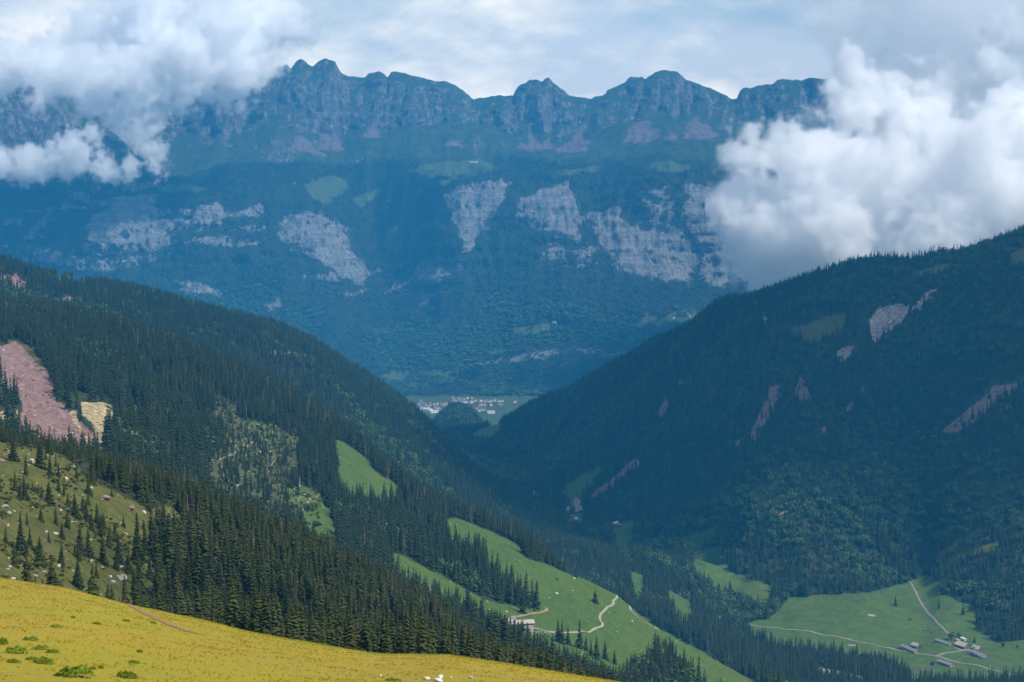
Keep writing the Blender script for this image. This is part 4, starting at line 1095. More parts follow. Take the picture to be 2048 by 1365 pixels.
building('barn', 'long pale roofed barn with stone wall beside the chalet', 'barn', (1032,1254), (1063,1250), 8.5, 3.6, 26, MAT_STONE, ROOF_PALE, CH, None, True, 5, False, 17, 0.22)
building('shed', 'small grey shed uphill behind the chalet', 'shed', (1018,1245), (1030,1244), 6, 2.6, 25, MAT_WOOD, ROOF_GREY, CH, None, True, 1, False, 6, 0.1)
building('shed', 'low shed between the chalet and the long barn', 'shed', (1025,1257), (1032,1257), 5, 2.4, 20, MAT_STONE, ROOF_BROWN, CH, None, True, 1, False, 4.5, 0.1)
for (px, py), lb in (((999,1245), 'small white trailer parked uphill left of the chalet'), ((1002,1248), 'second white trailer just below the first beside the chalet')):
    x, y = at(px, py, *CH)
    t = empty('trailer', P3(x, y, 0.45), 0.3)
    link('body', box_mesh('body', -2.2, 2.2, -1.0, 1.0, 0.55, 2.5), MAT_WHITE, t)
    link('chassis', box_mesh('chassis', -2.4, 3.2, -0.5, 0.5, 0.35, 0.52), MAT_GLASS, t)
    for s in (-1, 1):
        bm = bmesh.new(); bmesh.ops.create_cone(bm, cap_ends=True, segments=14, radius1=0.36, radius2=0.36, depth=0.2, matrix=Matrix.Translation((0, s * 0.98, 0.36)) @ Matrix.Rotation(R(90), 4, 'X'))
        me = bpy.data.meshes.new('wheel'); bm.to_mesh(me); bm.free(); link('wheel', me, MAT_GLASS, t)
    tag(t, lb, 'trailer')
building('hut', 'reddish wooden hut on the narrow meadow in the valley notch', 'hut', (954,873), (962,872), 9, 3.5, 28, MAT_PALEWOOD, ROOF_RED, (5500, 8000), None, True, 1)
building('hut', 'dark hut on the small clearing in the ravine', 'hut', (1139,1036), (1147,1036), 8, 3.2, 28, MAT_WOOD, ROOF_BROWN, (3800, 5600), None, True, 1)
building('hut', 'white hut beside the dark one in the ravine clearing', 'hut', (1149,1040), (1153,1040), 6, 3.0, 28, MAT_WHITE, ROOF_LIGHT, (3800, 5600), None, True, 1)
building('hut', 'long pink and white farm hut on the ravine meadow', 'hut', (1222,1050), (1234,1050), 8, 3.2, 26, MAT_PALEWOOD, ROOF_LIGHT, (3800, 5600), None, True, 2)
building('hut', 'red roofed hut at the right end of the ravine meadow huts', 'hut', (1236,1052), (1242,1053), 8, 3.2, 26, MAT_WOOD, ROOF_RED, (3800, 5600), None, True, 1)
for i, px in enumerate((941.0, 945.0, 949.0, 953.0)):
    building('alp_hut', 'white hut of the row on the high alp below the mountain wall', 'hut', (px - 1, 326), (px + 1, 326), 9, 5, 24, MAT_WHITE, ROOF_LIGHT, (12000, 13100), 'white huts on the high alp', False, length=10)
WD = (9000, 10800)
building('factory_hall', 'long white hall at the left of the village', 'hall', (848,822), (862,823), 40, 10, 6, MAT_WHITE, ROOF_LIGHT, WD, None, False)
building('factory_hall', 'wide pale hall left of the wooded knoll', 'hall', (858,826), (874,825), 34, 9, 6, MAT_WHITE, ROOF_LIGHT, WD, None, False)
building('factory_hall', 'low white hall right of the wooded knoll', 'hall', (974,827), (989,827), 30, 9, 6, MAT_WHITE, ROOF_LIGHT, WD, None, False)
building('factory_hall', 'reddish hall at the left edge of the village', 'hall', (842,816), (856,816), 26, 9, 8, MAT_WHITE, ROOF_RED, WD, None, False)
hs = random.Random(5)
spots = []
for _ in range(28): spots.append((hs.uniform(838, 898), hs.uniform(808, 822), 'beside the white halls of the far village'))
for _ in range(20): spots.append((hs.uniform(905, 945), hs.uniform(798, 807), 'behind the wooded knoll in the far village'))
for i in range(12): spots.append((946 + i * 5.4 + hs.uniform(-1.5, 1.5), 804 + hs.uniform(-0.8, 0.8), 'in the village row along the mountain foot'))
for _ in range(7): spots.append((hs.uniform(957, 982), hs.uniform(809, 813), 'on the valley field right of the knoll'))
for _ in range(6): spots.append((hs.uniform(953, 968), hs.uniform(817, 823), 'just right of the wooded knoll foot'))
spots += [(998, 810, 'standing apart on the far right valley field'), (1003, 811, 'standing apart on the far right valley field'), (1030, 806, 'alone at the right end of the valley floor'), (843, 806, 'at the upper left edge of the village'), (841, 804, 'at the upper left edge of the village')]
for px, py, where in spots:
    wide = hs.uniform(10, 15); ang = hs.uniform(-0.5, 0.5)
    rf = hs.choice((ROOF_RED, ROOF_BROWN, ROOF_BROWN, ROOF_GREY, ROOF_RED))
    word = {'red_roof': 'red', 'brown_roof': 'brown', 'grey_roof': 'grey'}[rf.name]
    o = building('village_house', 'white %s roofed house %s' % (word, where), 'house', (px - 2, py), (px + 2, py), wide * 0.8, hs.uniform(6, 9), hs.uniform(26, 36), MAT_WHITE, rf, WD, '%s roofed houses %s' % (word, where), False, length=wide)
    o.rotation_euler.z += ang
for (px, py), lb in (((1346,638), 'white farmhouse on the hazy terrace meadow at the right'), ((1378,634), 'second white farmhouse on the terrace meadow near the dark slope'), ((1108,646), 'small farmhouse on the terrace meadow in the middle'), ((1085,662), 'white barn at the lower edge of the middle terrace meadow'), ((868,756), 'small house on the yellow meadow above the village')):
    building('farmhouse', lb, 'house', (px - 2, py), (px + 2, py), 11, 7, 30, MAT_WHITE, ROOF_BROWN, (10400, 12000), None, False, length=14)

# ------------------------------------------------------------------ boulders, logs, shrubs, grass, cattle, fence posts
def rock_material(name, lo, hi):
    M = Mat(name)
    nz = M.noise(1.3, 6, 0.65); st = M.noise(0.7, 4, 0.6, stretch=(1, 1, 3))
    M.color(M.mix(0.5, M.ramp(nz, (0.3, lo), (0.65, hi)), M.ramp(st, (0.3, lo), (0.7, hi))))
    M.bump(nz, 0.6, 0.2)
    return M.m
ROCK_GREY = rock_material('grey_rock', (0.17, 0.17, 0.165), (0.45, 0.44, 0.41))
ROCK_WHITE = rock_material('pale_rock', (0.34, 0.33, 0.31), (0.66, 0.63, 0.57))
ROCK_RED = rock_material('purple_rock', (0.13, 0.085, 0.085), (0.30, 0.20, 0.185))
ROCK_CREAM = rock_material('cream_rock', (0.36, 0.28, 0.17), (0.62, 0.52, 0.36))
def rock_mesh(seed, sub=3):
    rs = np.random.default_rng(seed)
    bm = bmesh.new(); bmesh.ops.create_icosphere(bm, subdivisions=sub, radius=1.0)
    planes = [(Vector(rs.normal(size=3)).normalized(), rs.uniform(0.55, 0.9)) for _ in range(11)]
    off = rs.uniform(0, 50)
    for v in bm.verts:
        p = v.co.copy()
        for n, d in planes:
            e = p.dot(n) - d
            if e > 0: p -= n * e
        k = 1 + 0.12 * float(fbm(np.array([p.x * 2.2 + off]), np.array([p.y * 2.2 + p.z * 1.7]), 3, 9)[0])
        v.co = p * k
    me = bpy.data.meshes.new('boulder'); bm.to_mesh(me); bm.free()
    return me
ROCKS = {}
def rock(px, py, wpx, mat, label, d, hfac=0.7, group=None, sink=0.25):
    x, y = at(px, py, *d)
    w = wpx * UNIT * y / 2
    key = (random.randrange(4), mat.name)
    if key not in ROCKS:
        me = rock_mesh(700 + key[0]); me.materials.append(mat); ROCKS[key] = me
    o = link('boulder', ROCKS[key]); o.location = P3(x, y, w * hfac * (1 - 2 * sink)); o.scale = (w, w * random.uniform(0.7, 1.0), w * hfac)
    o.rotation_euler = (random.uniform(-0.2, 0.2), random.uniform(-0.2, 0.2), random.uniform(0, 6.28))
    tag(o, label, 'boulder', group)
    return o
BD = (450, 1340)
for px, py, w, mat, lb in ((62,926,17,ROCK_CREAM,'rounded tan boulder below the spruce row under the landslide'), (118,946,11,ROCK_WHITE,'pale rock at the foot of the spruce row'), (132,962,16,ROCK_CREAM,'flat pinkish rock ledge on the near green slope'),
        (9,1017,18,ROCK_GREY,'grey outcrop at the left edge of the near slope'), (18,1028,12,ROCK_GREY,'lower grey rock below the outcrop at the left edge'), (93,1066,9,ROCK_WHITE,'upright pale slab among the young spruces'), (111,1070,12,ROCK_WHITE,'bright split rock right of the upright slab'),
        (182,1124,10,ROCK_WHITE,'white pointed rock between the dark spruces'), (211,1000,20,ROCK_RED,'dark purple outcrop on the near slope'), (262,1019,17,ROCK_RED,'purple rock at the edge of the spruce stand'), (326,1074,14,ROCK_CREAM,'cream bare rock below the bright green glade'),
        (33,1135,12,ROCK_GREY,'grey rock on the shaded slope above the spur crest'), (16,1141,9,ROCK_GREY,'small grey rock left of its neighbour above the spur crest'), (70,1154,11,ROCK_GREY,'flat grey rock just above the spur crest'), (244,1136,10,ROCK_WHITE,'leaning pale slab among dark trees'),
        (243,1161,24,ROCK_GREY,'large rough boulder behind the spur crest'), (4,925,14,ROCK_RED,'dark purple rock at the left picture edge'), (252,1070,10,ROCK_CREAM,'small cream rock on the open slope'), (225,1168,14,ROCK_GREY,'grey boulder left of the large rough one')):
    rock(px, py, w, mat, lb, BD)
SD = (60, 330)
for px, py, w, mat, lb in ((853,1361,18,ROCK_WHITE,'pale rock at the left of the white rock group on the grass spur'), (880,1357,20,ROCK_WHITE,'largest white rock on the grass spur at the bottom edge'), (902,1356,9,ROCK_WHITE,'small white rock at the right of the white rock group'), (876,1364,20,ROCK_WHITE,'low white rock at the bottom edge of the grass spur'),
        (762,1352,7,ROCK_WHITE,'tiny white stone left of the white rock group'), (694,1297,16,ROCK_RED,'brown rock on the crest of the grass spur'), (942,1357,12,ROCK_GREY,'grey stone right of the white rocks on the spur')):
    rock(px, py, w, mat, lb, SD, 0.55)

# stones too many to count: scree blocks and small stones on the near slope
def proto_stones(name, mats):
    ms = []
    for i, m in enumerate(mats):
        me = rock_mesh(800 + i, 2); me.materials.append(m); ms.append(me)
    return proto_collection(name, ms)
STONES = proto_stones('stone_shapes', [ROCK_RED, ROCK_WHITE, ROCK_GREY, ROCK_CREAM])
x, y, ci, rj = scatter(1380, 2600, slide * (1 - tan_slope), 6.5, 3)
s = RNG.gamma(1.4, 0.55, len(x)) + 0.25
forest_object('scree_rubble', 'purple rubble and blocks strewn over the landslide scar', stand(x, y, 0.1), np.stack([s, s * 0.8, s * 0.6], -1), np.where(RNG.random(len(x)) < 0.92, 0, RNG.integers(1, 3, len(x))), STONES, 0.3)
x, y, ci, rj = scatter(450, 1000, near_meadow, 8.0, 3)
s = RNG.gamma(1.3, 0.22, len(x)) + 0.12
forest_object('slope_stones', 'small pale stones scattered over the near green slope', stand(x, y, 0.05), np.stack([s, s * 0.8, s * 0.6], -1), RNG.integers(1, 4, len(x)), STONES, 0.3)
x, y, ci, rj = scatter(1500, 3200, np.maximum(meadow * 0.25, clearing), 14.0, 3)
s = RNG.gamma(1.3, 0.35, len(x)) + 0.2
forest_object('meadow_stones', 'small pale stones on the chalet meadow and the clearing', stand(x, y, 0.05), np.stack([s, s * 0.8, s * 0.6], -1), RNG.integers(1, 4, len(x)), STONES, 0.3)
# low scrub
MAT_SCRUB = foliage_mat('scrub_leaves', (0.030, 0.048, 0.012), (0.045, 0.062, 0.015), (0.075, 0.085, 0.022))
SCRUB = proto_collection('scrub_shapes', [with_mat(broad_crown(900 + i, 90, 0.24), MAT_SCRUB) for i in range(2)])
dens = near_meadow * smooth(0.40, 0.60, vnoise(GX / 14, GY / 26, 44)) + 0.5 * is_B * (1 - near_meadow)
x, y, ci, rj = scatter(450, 1100, dens, 2.7, 2)
s = RNG.gamma(2.0, 0.35, len(x)) + 0.3
forest_object('slope_scrub', 'low green scrub between the rocks of the near slope', stand(x, y, 0.1), np.stack([s * 1.5, s * 1.5, s * 0.8], -1), RNG.integers(0, 2, len(x)), SCRUB)
x, y, ci, rj = scatter(1500, 6500, np.maximum(clearing * 0.8, brownscrub * 0.5), 9.0, 3)
s = RNG.gamma(2.0, 0.8, len(x)) + 0.8
forest_object('clearing_scrub', 'bushy regrowth on the storm clearing', stand(x, y, 0.1), np.stack([s * 1.3, s * 1.3, s], -1), RNG.integers(0, 2, len(x)), SCRUB)

# fallen trunks on the clearing
MAT_LOG = flat_mat('bleached_wood', (0.46, 0.42, 0.37), 0.85, 0.2, 2.0)
def log(p1, p2, label, r=0.42, stand_up=0.0):
    a = P3(*at(*p1, 1500, 3200)); b = P3(*at(*p2, 1500, 3200)) if not stand_up else None
    if stand_up: b = a + Vector((0, 0, stand_up))
    ax = (b - a); Ln = ax.length; ax.normalize()
    u = ax.orthogonal().normalized(); w = ax.cross(u)
    V, F, n = [], [], 8
    ts = (0, 0.33, 0.66, 1.0)
    for t in ts:
        rr = r * (1 - 0.6 * t); p = ax * Ln * t + Vector((0, 0, 0.0 if stand_up else r * 0.7))
        for k in range(n):
            an = 2 * math.pi * k / n
            V.append(tuple(p + (u * math.cos(an) + w * math.sin(an)) * rr))
    for lv in range(3):
        for k in range(n):
            F.append((lv * n + k, lv * n + (k + 1) % n, (lv + 1) * n + (k + 1) % n, (lv + 1) * n + k))
    F.append(tuple(range(n))[::-1]); F.append(tuple(range(3 * n, 4 * n)))
    o = link('dead_snag' if stand_up else 'fallen_log', closed('log', V, F), MAT_LOG); o.location = a
    tag(o, label, 'dead tree' if stand_up else 'log')
    return o
def c8(x, y):
    return 250 + x / 4.551, 780 + y / 4.551
log(c8(455,408), c8(605,335), 'longest bleached log in the upper left storm clearing', 0.5)
log(c8(525,412), c8(645,350), 'bleached log lying parallel below the longest one', 0.45)
log(c8(425,400), c8(500,365), 'short bleached log left of the long ones in the clearing', 0.4)
log(c8(480,400), c8(585,340), 'thin bleached log between the two long ones', 0.35)
log(c8(1115,548), c8(1172,592), 'pale log right of the forest path bend', 0.4)
log(c8(1105,640), c8(1212,685), 'pale log lying on the open clearing below the path', 0.4)
log(c8(1122,743), c8(1190,782), 'pale log near the lower end of the clearing', 0.4)
log(c8(1015,680), c8(1038,635), 'short steep log beside the dark spruce on the clearing', 0.4)
log(c8(950,290), c8(1005,298), 'short log at the top of the clearing', 0.35)
log(c8(1300,740), c8(1355,762), 'log at the right side of the clearing', 0.4)
log(c8(1318,715), c8(1365,640), 'steep log at the wood edge right of the clearing', 0.4)
log(c8(1020,880), c8(1060,850), 'log at the bottom of the clearing above the near stand', 0.4)
log(c8(1590,875), c8(1590,875), 'tall bleached snag at the foot of the wood by the lower meadow', 0.4, 9.5)
log(c8(1632,858), c8(1632,858), 'slightly shorter bleached snag right of the tall one', 0.4, 7.5)
log(c8(1800,1075), c8(1800,1075), 'thin bare snag on the small lower meadow', 0.3, 5.0)

# cushions of low juniper on the spur
MAT_SHRUB = foliage_mat('juniper_leaves', (0.095, 0.150, 0.009), (0.125, 0.185, 0.012), (0.155, 0.215, 0.015))
def shrub_mesh(seed):
    rs = np.random.default_rng(seed); V, F = [], []
    for i in range(700):
        th = rs.uniform(0, 6.28); rr = math.sqrt(rs.random()); hz = math.sqrt(max(0.0, 1 - rr * rr)) * (0.75 + 0.25 * math.sin(5 * th + seed) * rr)
        c = np.array([rr * math.cos(th) * (1 + 0.16 * math.sin(3 * th + seed)), rr * math.sin(th), hz * rs.uniform(0.55, 1.05)])
        u = rs.normal(size=3); u[2] = abs(u[2]) + 0.3; u /= np.linalg.norm(u); w = np.cross(u, rs.normal(size=3)); w /= np.linalg.norm(w)
        s = rs.uniform(0.09, 0.18); k = len(V)
        V += [tuple(c + u * s), tuple(c + w * s * 0.5 - u * s * 0.4), tuple(c - w * s * 0.5 - u * s * 0.4)]
        F.append((k, k + 1, k + 2))
    return np_mesh('juniper_shrub', np.array(V), np.array(F), False)
SHRUBS = [with_mat(shrub_mesh(i), MAT_SHRUB) for i in range(3)]
def c6(x, y):
    return x / 4.096, 1100 + y / 4.096
for (cx, cyy), wpx, hpx, lb in ((c6(450,625),22,10,'green cushion shrub alone in the upper left of the grass spur'), (c6(790,600),14,9,'small green shrub right of the lone cushion on the spur'), (c6(120,820),36,22,'large green shrub at the left of the lower shrub patch'), (c6(325,800),28,14,'green shrub at the top of the lower shrub patch'),
        (c6(355,905),34,22,'large green shrub in the centre of the lower shrub patch'), (c6(105,910),24,12,'green shrub below the large left one'), (c6(15,745),18,24,'green shrub cut by the left picture edge'), (c6(235,732),26,8,'flat dull shrub above the lower shrub patch'), (c6(590,1000),56,32,'largest dark green shrub at the bottom left edge'),
        (c6(1035,1020),30,24,'dark green shrub at the bottom right of the largest one'), (c6(1095,915),17,12,'bright green shrub above the bottom edge'), (c6(250,890),16,10,'small shrub squeezed between the two large ones'), (c6(420,835),22,8,'thin flat shrub right of the patch'), (c6(597,553),8,5,'tiny shrub in the upper middle of the spur'),
        (c6(1030,580),12,6,'small dull shrub near the red footpath'), (c6(755,965),11,13,'narrow shrub above the picture edge'), (c6(825,962),9,8,'tiny shrub right of the narrow one'), (c6(1145,830),11,8,'small shrub in the middle of the spur'), (c6(1255,597),10,6,'small shrub beside the footpath bend'), ((488,1256),22,13,'yellowish bush on the spur crest right of the footpath'), ((786,1360),24,10,'dark low shrub left of the white rocks on the spur')):
    x, y = at(cx, cyy + hpx * 0.3, 60, 330)
    o = link('juniper_shrub', random.choice(SHRUBS)); w = wpx * UNIT * y / 2 * 1.25
    o.location = P3(x, y, -0.04); o.scale = (w, w * 1.5, max(0.20, hpx * UNIT * y * 0.8)); o.rotation_euler.z = random.uniform(-0.6, 0.6)
    tag(o, lb, 'shrub')

# grass
def tuft_mesh(seed, n=9, h=1.0):
    rs = np.random.default_rng(seed); V, F = [], []
    for i in range(n):
        a = rs.uniform(0, 6.28); r = rs.uniform(0, 0.28); lean = rs.uniform(0.15, 0.6); b = rs.uniform(0, 6.28); w = rs.uniform(0.05, 0.10); hh_ = h * rs.uniform(0.55, 1.0)
        p = np.array([r * math.cos(a), r * math.sin(a), -0.1]); dv = np.array([math.cos(b), math.sin(b), 0]); sv = np.array([-math.sin(b), math.cos(b), 0])
        k = len(V)
        V += [tuple(p - sv * w), tuple(p + sv * w), tuple(p + dv * lean * 0.5 + sv * w * 0.7 + np.array([0, 0, hh_ * 0.65])), tuple(p + dv * lean + np.array([0, 0, hh_]))]
        F += [(k, k + 1, k + 2), (k, k + 2, k + 3)]
    return with_mat(np_mesh('tuft', np.array(V), np.array(F), False), MAT_BLADE)
TUFTS = proto_collection('tuft_shapes', [tuft_mesh(i) for i in range(4)])
dens = np.ones(PX.shape, np.float32)
x, y, ci, rj = scatter(66, 235, dens, 0.30, 0.4, 8)
clump = vnoise(x / 1.3, y / 1.9, 71)
kk = RNG.random(len(x)) < 0.6 * clump ** 1.5
x, y, clump = x[kk], y[kk], clump[kk]
s = (0.05 + 0.06 * clump) * RNG.uniform(0.7, 1.3, len(x))
forest_object('meadow_grass', 'dry yellow green grass covering the sunlit spur', stand(x, y, 0.0), np.stack([s * 1.4, s * 1.4, s], -1), RNG.integers(0, 4, len(x)), TUFTS, 0.1)
print('GRASS', len(x))

# fence posts on the crest
for px, py, lb in ((958,1319,'leftmost thin wooden fence post on the spur crest'), (1000,1327,'second thin fence post from the left on the spur crest'), (1031,1332,'middle thin fence post on the spur crest'), (1058,1337,'fourth thin fence post from the left on the spur crest'), (1128,1349,'rightmost thin fence post on the spur crest')):
    x, y = at(px, py, 60, 330)
    bm = bmesh.new(); bmesh.ops.create_cone(bm, cap_ends=True, segments=8, radius1=0.035, radius2=0.03, depth=0.5, matrix=Matrix.Translation((0, 0, 0.15)))
    me = bpy.data.meshes.new('fence_post'); bm.to_mesh(me); bm.free()
    o = link('fence_post', me, MAT_WOOD); o.location = P3(x, y); o.rotation_euler = (random.uniform(-0.06, 0.06), random.uniform(-0.06, 0.06), 0)
    tag(o, lb, 'post', 'fence posts on the crest')

# cattle on the farm meadow
MAT_COW = [flat_mat('brown_hide', (0.22, 0.14, 0.09), 0.8, 0.2), flat_mat('pale_hide', (0.55, 0.46, 0.36), 0.8, 0.15), flat_mat('dark_hide', (0.06, 0.045, 0.04), 0.8, 0.2)]
def cow_mesh():
    V, F = [], []
    def loft(rings, n=8):
        base = len(V)
        for (c, ax_u, ax_v, ru, rv) in rings:
            for k in range(n):
                a = 2 * math.pi * k / n
                V.append(tuple(Vector(c) + Vector(ax_u) * ru * math.cos(a) + Vector(ax_v) * rv * math.sin(a)))
        for r_ in range(len(rings) - 1):
            for k in range(n):
                F.append((base + r_ * n + k, base + r_ * n + (k + 1) % n, base + (r_ + 1) * n + (k + 1) % n, base + (r_ + 1) * n + k))
        F.append(tuple(base + k for k in range(n))[::-1]); F.append(tuple(base + (len(rings) - 1) * n + k for k in range(n)))
    Y_, Z_, X_ = (0, 1, 0), (0, 0, 1), (1, 0, 0)
    loft([((-1.05, 0, 1.2), Y_, Z_, 0.16, 0.18), ((-0.9, 0, 1.12), Y_, Z_, 0.30, 0.34), ((-0.3, 0, 1.02), Y_, Z_, 0.34, 0.40), ((0.4, 0, 1.05), Y_, Z_, 0.33, 0.40), ((0.8, 0, 1.15), Y_, Z_, 0.24, 0.32), ((1.05, 0, 1.05), Y_, Z_, 0.14, 0.2), ((1.3, 0, 0.75), Y_, Z_, 0.12, 0.16), ((1.42, 0, 0.55), Y_, Z_, 0.13, 0.13), ((1.6, 0, 0.25), Y_, Z_, 0.09, 0.08)])
    for xx in (-0.8, 0.65):
        for yy in (-0.2, 0.2):
            off = -0.06 if xx < 0 else 0.0
            loft([((xx, yy, 0.95), X_, Y_, 0.15, 0.11), ((xx + 0.05, yy, 0.62), X_, Y_, 0.09, 0.07), ((xx + off, yy, 0.36), X_, Y_, 0.06, 0.05), ((xx, yy, 0.0), X_, Y_, 0.055, 0.05)], 6)
    loft([((-1.08, 0, 1.2), X_, Y_, 0.03, 0.03), ((-1.15, 0, 0.6), X_, Y_, 0.03, 0.03)], 5)
    return closed('cow', V, F)
cs_ = random.Random(9)
cow_meshes = []
for m in MAT_COW:
    me = cow_mesh(); me.materials.append(m); cow_meshes.append(me)
for i in range(24):
    px, py = (cs_.gauss(1850, 10), cs_.gauss(1260, 3)) if i < 19 else (cs_.uniform(1872, 1882), cs_.uniform(1252, 1268))
    x, y = at(px, py, 2900, 4000)
    mi = cs_.choice((0, 1, 1, 2))
    o = link('cow', cow_meshes[mi]); o.location = P3(x, y, 0.1); o.rotation_euler.z = cs_.uniform(0, 6.28)
    tag(o, '%s cow grazing in the herd on the farm meadow' % ('brown', 'pale', 'dark')[mi], 'cow', '%s cows of the herd' % ('brown', 'pale', 'dark')[mi])

# ------------------------------------------------------------------ clouds: drifting volumes at the far wall, plus two unseen ones added overhead for shade
def cloud_material(name, dens, col=(1.0, 1.0, 1.0)):
    m = bpy.data.materials.new(name); m.use_nodes = True
    t = m.node_tree; t.nodes.clear()
    o = t.nodes.new('ShaderNodeOutputMaterial'); v = t.nodes.new('ShaderNodeVolumePrincipled')
    v.inputs['Color'].default_value = (*col, 1); v.inputs['Density'].default_value = dens; v.inputs['Density Attribute'].default_value = 'density'
    v.inputs['Anisotropy'].default_value = 0.15
    t.links.new(v.outputs[0], o.inputs['Volume'])
    return m
def make_cloud(name, label, blobs, mat, voxel, noise=(2.6, 3.6), scale=240.0, gain=2.6, seed=0.0, squash=1.0):
    """blobs: (px, py, distance, radius in photo pixels). The shape is the union of billows eaten by turbulence."""
    cs = []
    for b in blobs:
        if b[0] == 'w':
            cs.append((b[1], b[2], b[3] + CAM_Z, b[4])); continue
        px, py, d, r = b
        a, s = ray(px, py)
        cs.append((float(a) * d, d, float(s) * d + CAM_Z, r * UNIT * d))
    cs = np.array(cs)
    pad = 1.35
    mn = (cs[:, :3] - cs[:, 3:] * pad).min(0); mx = (cs[:, :3] + cs[:, 3:] * pad).max(0)
    org = (mn + mx) / 2
    g = bpy.data.node_groups.new(name + '_shape', 'GeometryNodeTree')
    g.interface.new_socket('Geometry', in_out='INPUT', socket_type='NodeSocketGeometry')
    g.interface.new_socket('Geometry', in_out='OUTPUT', socket_type='NodeSocketGeometry')
    go = g.nodes.new('NodeGroupOutput'); l = g.links.new
    pos = g.nodes.new('GeometryNodeInputPosition').outputs[0]
    def vm(op, a, b):
        n = g.nodes.new('ShaderNodeVectorMath'); n.operation = op
        for i, v in enumerate((a, b)):
            if isinstance(v, tuple): n.inputs[i].default_value = v
            else: l(v, n.inputs[i])
        return n.outputs['Value'] if op == 'DISTANCE' else n.outputs['Vector']
    def mm(op, a, b=0.0, c=None, clamp=False):
        n = g.nodes.new('ShaderNodeMath'); n.operation = op; n.use_clamp = clamp
        for i, v in enumerate((a, b, c)):
            if v is None: continue
            if isinstance(v, (int, float)): n.inputs[i].default_value = v
            else: l(v, n.inputs[i])
        return n.outputs[0]
    def nz(sc, detail, rough, off):
        n = g.nodes.new('ShaderNodeTexNoise')
        l(vm('ADD', pos, (off, off * 0.7, -off)), n.inputs['Vector'])
        n.inputs['Scale'].default_value = 1.0 / sc; n.inputs['Detail'].default_value = detail; n.inputs['Roughness'].default_value = rough
        return n.outputs[0]
    warp = g.nodes.new('ShaderNodeTexNoise'); l(pos, warp.inputs['Vector']); warp.inputs['Scale'].default_value = 1.0 / (scale * 0.8); warp.inputs['Detail'].default_value = 3.0
    wv = vm('MULTIPLY', vm('SUBTRACT', warp.outputs['Color'], (0.5, 0.5, 0.5)), (scale * 0.5,) * 3)
    q = vm('ADD', pos, wv)
    val = None
    for c in cs:
        d = vm('DISTANCE', q, tuple(c[:3] - org))
        e = mm('MULTIPLY_ADD', d, -1.0 / c[3], 1.0)
        e = mm('MULTIPLY', e, c[3] / cs[:, 3].mean())
        if val is None: val = e
        else: val = mm('SMOOTH_MAX', val, e, 0.25)
    n1 = mm('SUBTRACT', nz(scale, 5.0, 0.6, seed + 100.0), 0.5)
    n2 = mm('SUBTRACT', nz(scale * 0.28, 5.0, 0.65, seed + 900.0), 0.5)
    val = mm('ADD', val, mm('ADD', mm('MULTIPLY', n1, noise[1]), mm('MULTIPLY', n2, noise[0])))
    den = mm('MULTIPLY', val, gain, clamp=True)
    den = mm('MULTIPLY', den, den)
    vc = g.nodes.new('GeometryNodeVolumeCube')
    l(den, vc.inputs['Density'])
    half = (mx - mn) / 2
    vc.inputs['Min'].default_value = tuple(-half); vc.inputs['Max'].default_value = tuple(half)
    for ax, h in zip('XYZ', half):
        vc.inputs['Resolution ' + ax].default_value = max(8, int(2 * h / voxel))
    sm = g.nodes.new('GeometryNodeSetMaterial'); sm.inputs['Material'].default_value = mat
    l(vc.outputs[0], sm.inputs['Geometry']); l(sm.outputs[0], go.inputs['Geometry'])
    vol = bpy.data.volumes.new(name); vol.materials.append(mat)
    o = bpy.data.objects.new(name, vol); COL.objects.link(o); o.location = tuple(org)
    md = o.modifiers.new('billows', 'NODES'); md.node_group = g
    tag(o, label, 'cloud', 'clouds around the mountain wall')
    return o
MAT_CLOUD = cloud_material('cloud_billows', 0.022)
MAT_VEIL = cloud_material('cloud_veil', 0.0042)
MAT_SHADE_CLOUD = cloud_material('shade_cloud', 0.006)  # only for the two unseen clouds added overhead for their shadow
make_cloud('cloud', 'large white cumulus in front of the cliffs above the dark mountain on the right',
    [(1500,335,8600,55),(1485,430,8600,55),(1540,385,8600,85),(1620,330,8600,85),(1705,325,8500,80),(1555,490,8600,85),(1650,450,8500,125),(1780,400,8500,110),(1880,350,8600,110),(1900,460,8400,140),(1750,530,8600,120),(1990,400,8400,140),(2050,300,8500,120),(2070,450,8400,120),(1530,560,8700,70),(1620,570,8700,90),(1720,590,8600,90),(1850,580,8500,110),(1980,540,8500,120),(1530,440,8550,65),(1690,222,8750,52),(1745,195,8850,58),(1850,255,8700,72),(1905,195,8800,62),(1985,120,8850,72),(2040,60,8900,60),(1690,115,8900,26)],
    MAT_CLOUD, 7.0, seed=3.0)
make_cloud('cloud', 'pale grey cloud towering behind the white cumulus at the right',
    [(1750,210,10000,110),(1850,130,10000,170),(1720,90,10000,90),(1980,100,9900,190),(1900,-10,10000,200),(1700,-10,10000,90),(2080,0,9900,170),(1800,280,10000,120),(1950,260,9900,160)],
    MAT_VEIL, 12.0, noise=(2.4, 3.4), scale=330.0, seed=31.0)
make_cloud('cloud', 'white cloud bank hiding the mountain tops on the left',
    [(30,130,11500,55),(110,140,11500,70),(190,150,11500,85),(280,150,11500,85),(360,120,11600,100),(450,100,11700,88),(520,95,11800,62),(220,212,11500,50),(420,165,11600,50),(300,60,11700,90),(420,30,11800,100),(200,60,11700,50),(550,30,12000,80),(330,210,11600,35),(-80,150,11500,90)],
    MAT_CLOUD, 8.0, seed=57.0)
make_cloud('cloud', 'thin white cloud wisp lying across the left mountain flank below the cloud bank',
    [(-60,335,11350,45),(0,333,11350,40),(60,328,11350,42),(110,318,11350,42),(150,300,11350,38),(178,276,11350,26),(150,335,11350,34),(210,335,11350,34),(260,330,11350,30),(310,325,11350,22)],
    MAT_CLOUD, 6.0, noise=(2.6, 3.2), scale=110.0, seed=83.0)
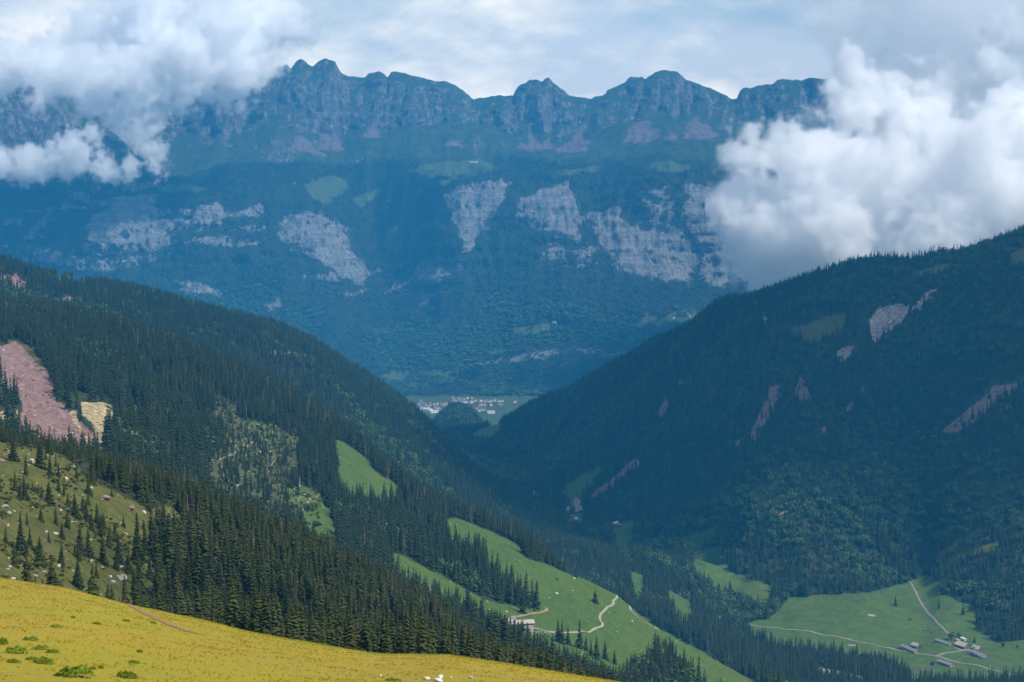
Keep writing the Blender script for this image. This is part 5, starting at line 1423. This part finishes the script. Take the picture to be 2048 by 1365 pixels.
make_cloud('cloud', 'ragged upright cloud wisp drifting between the two left mountains',
    [(268,220,12650,44),(275,260,12650,52),(290,292,12650,40),(245,262,12650,32),(318,282,12650,24),(300,235,12650,34)],
    MAT_CLOUD, 6.0, noise=(2.8, 3.6), scale=110.0, seed=121.0)
make_cloud('cloud', 'unseen grey cumulus deck added overhead to shade the dark forested mountain',
    [('w',2700,5400,1500,560),('w',2000,5200,1500,520),('w',2400,4600,1550,580),('w',1800,4200,1450,500),('w',2700,4000,1500,520),('w',2200,3650,1500,440),('w',1700,3500,1450,420),('w',2900,3450,1500,400),('w',2550,3200,1480,330),('w',1600,5700,1450,420)],
    MAT_SHADE_CLOUD, 40.0, noise=(0.7, 1.5), scale=520.0, seed=171.0)  # above the frame, added so its shadow falls on the right mountain
make_cloud('cloud', 'unseen small cumulus puff added overhead to shade the hollow behind the grass spur',
    [('w',780,330,900,130),('w',890,410,930,150),('w',1000,490,900,140),('w',1110,570,900,140)],
    MAT_SHADE_CLOUD, 14.0, noise=(0.6, 1.4), scale=200.0, seed=211.0)  # out of view, added to darken the low ground behind the spur

# ------------------------------------------------------------------ haze: the blue air between here and the far wall
def closed_box(name, x0, x1, y0, y1, z0, z1):
    v = [(x, y, z) for x in (x0, x1) for y in (y0, y1) for z in (z0, z1)]
    f = [(0, 1, 3, 2), (4, 6, 7, 5), (0, 4, 5, 1), (2, 3, 7, 6), (0, 2, 6, 4), (1, 5, 7, 3)]
    me = bpy.data.meshes.new(name); me.from_pydata(v, [], f); me.update()
    return me
haze_mat = bpy.data.materials.new('blue_air'); haze_mat.use_nodes = True
ht = haze_mat.node_tree; ht.nodes.clear()
ho = ht.nodes.new('ShaderNodeOutputMaterial'); hv = ht.nodes.new('ShaderNodeVolumePrincipled')
hv.inputs['Color'].default_value = (0.05, 0.47, 1.0, 1)
hv.inputs['Density'].default_value = 4.5e-5
hv.inputs['Anisotropy'].default_value = 0.0
ht.links.new(hv.outputs[0], ho.inputs['Volume'])
haze = link('haze', closed_box('haze', -60000, 60000, -3000, 17600, CAM_Z - 1400, CAM_Z + 2600), haze_mat)
tag(haze, 'pale blue haze filling the valley air', None, None, 'stuff')
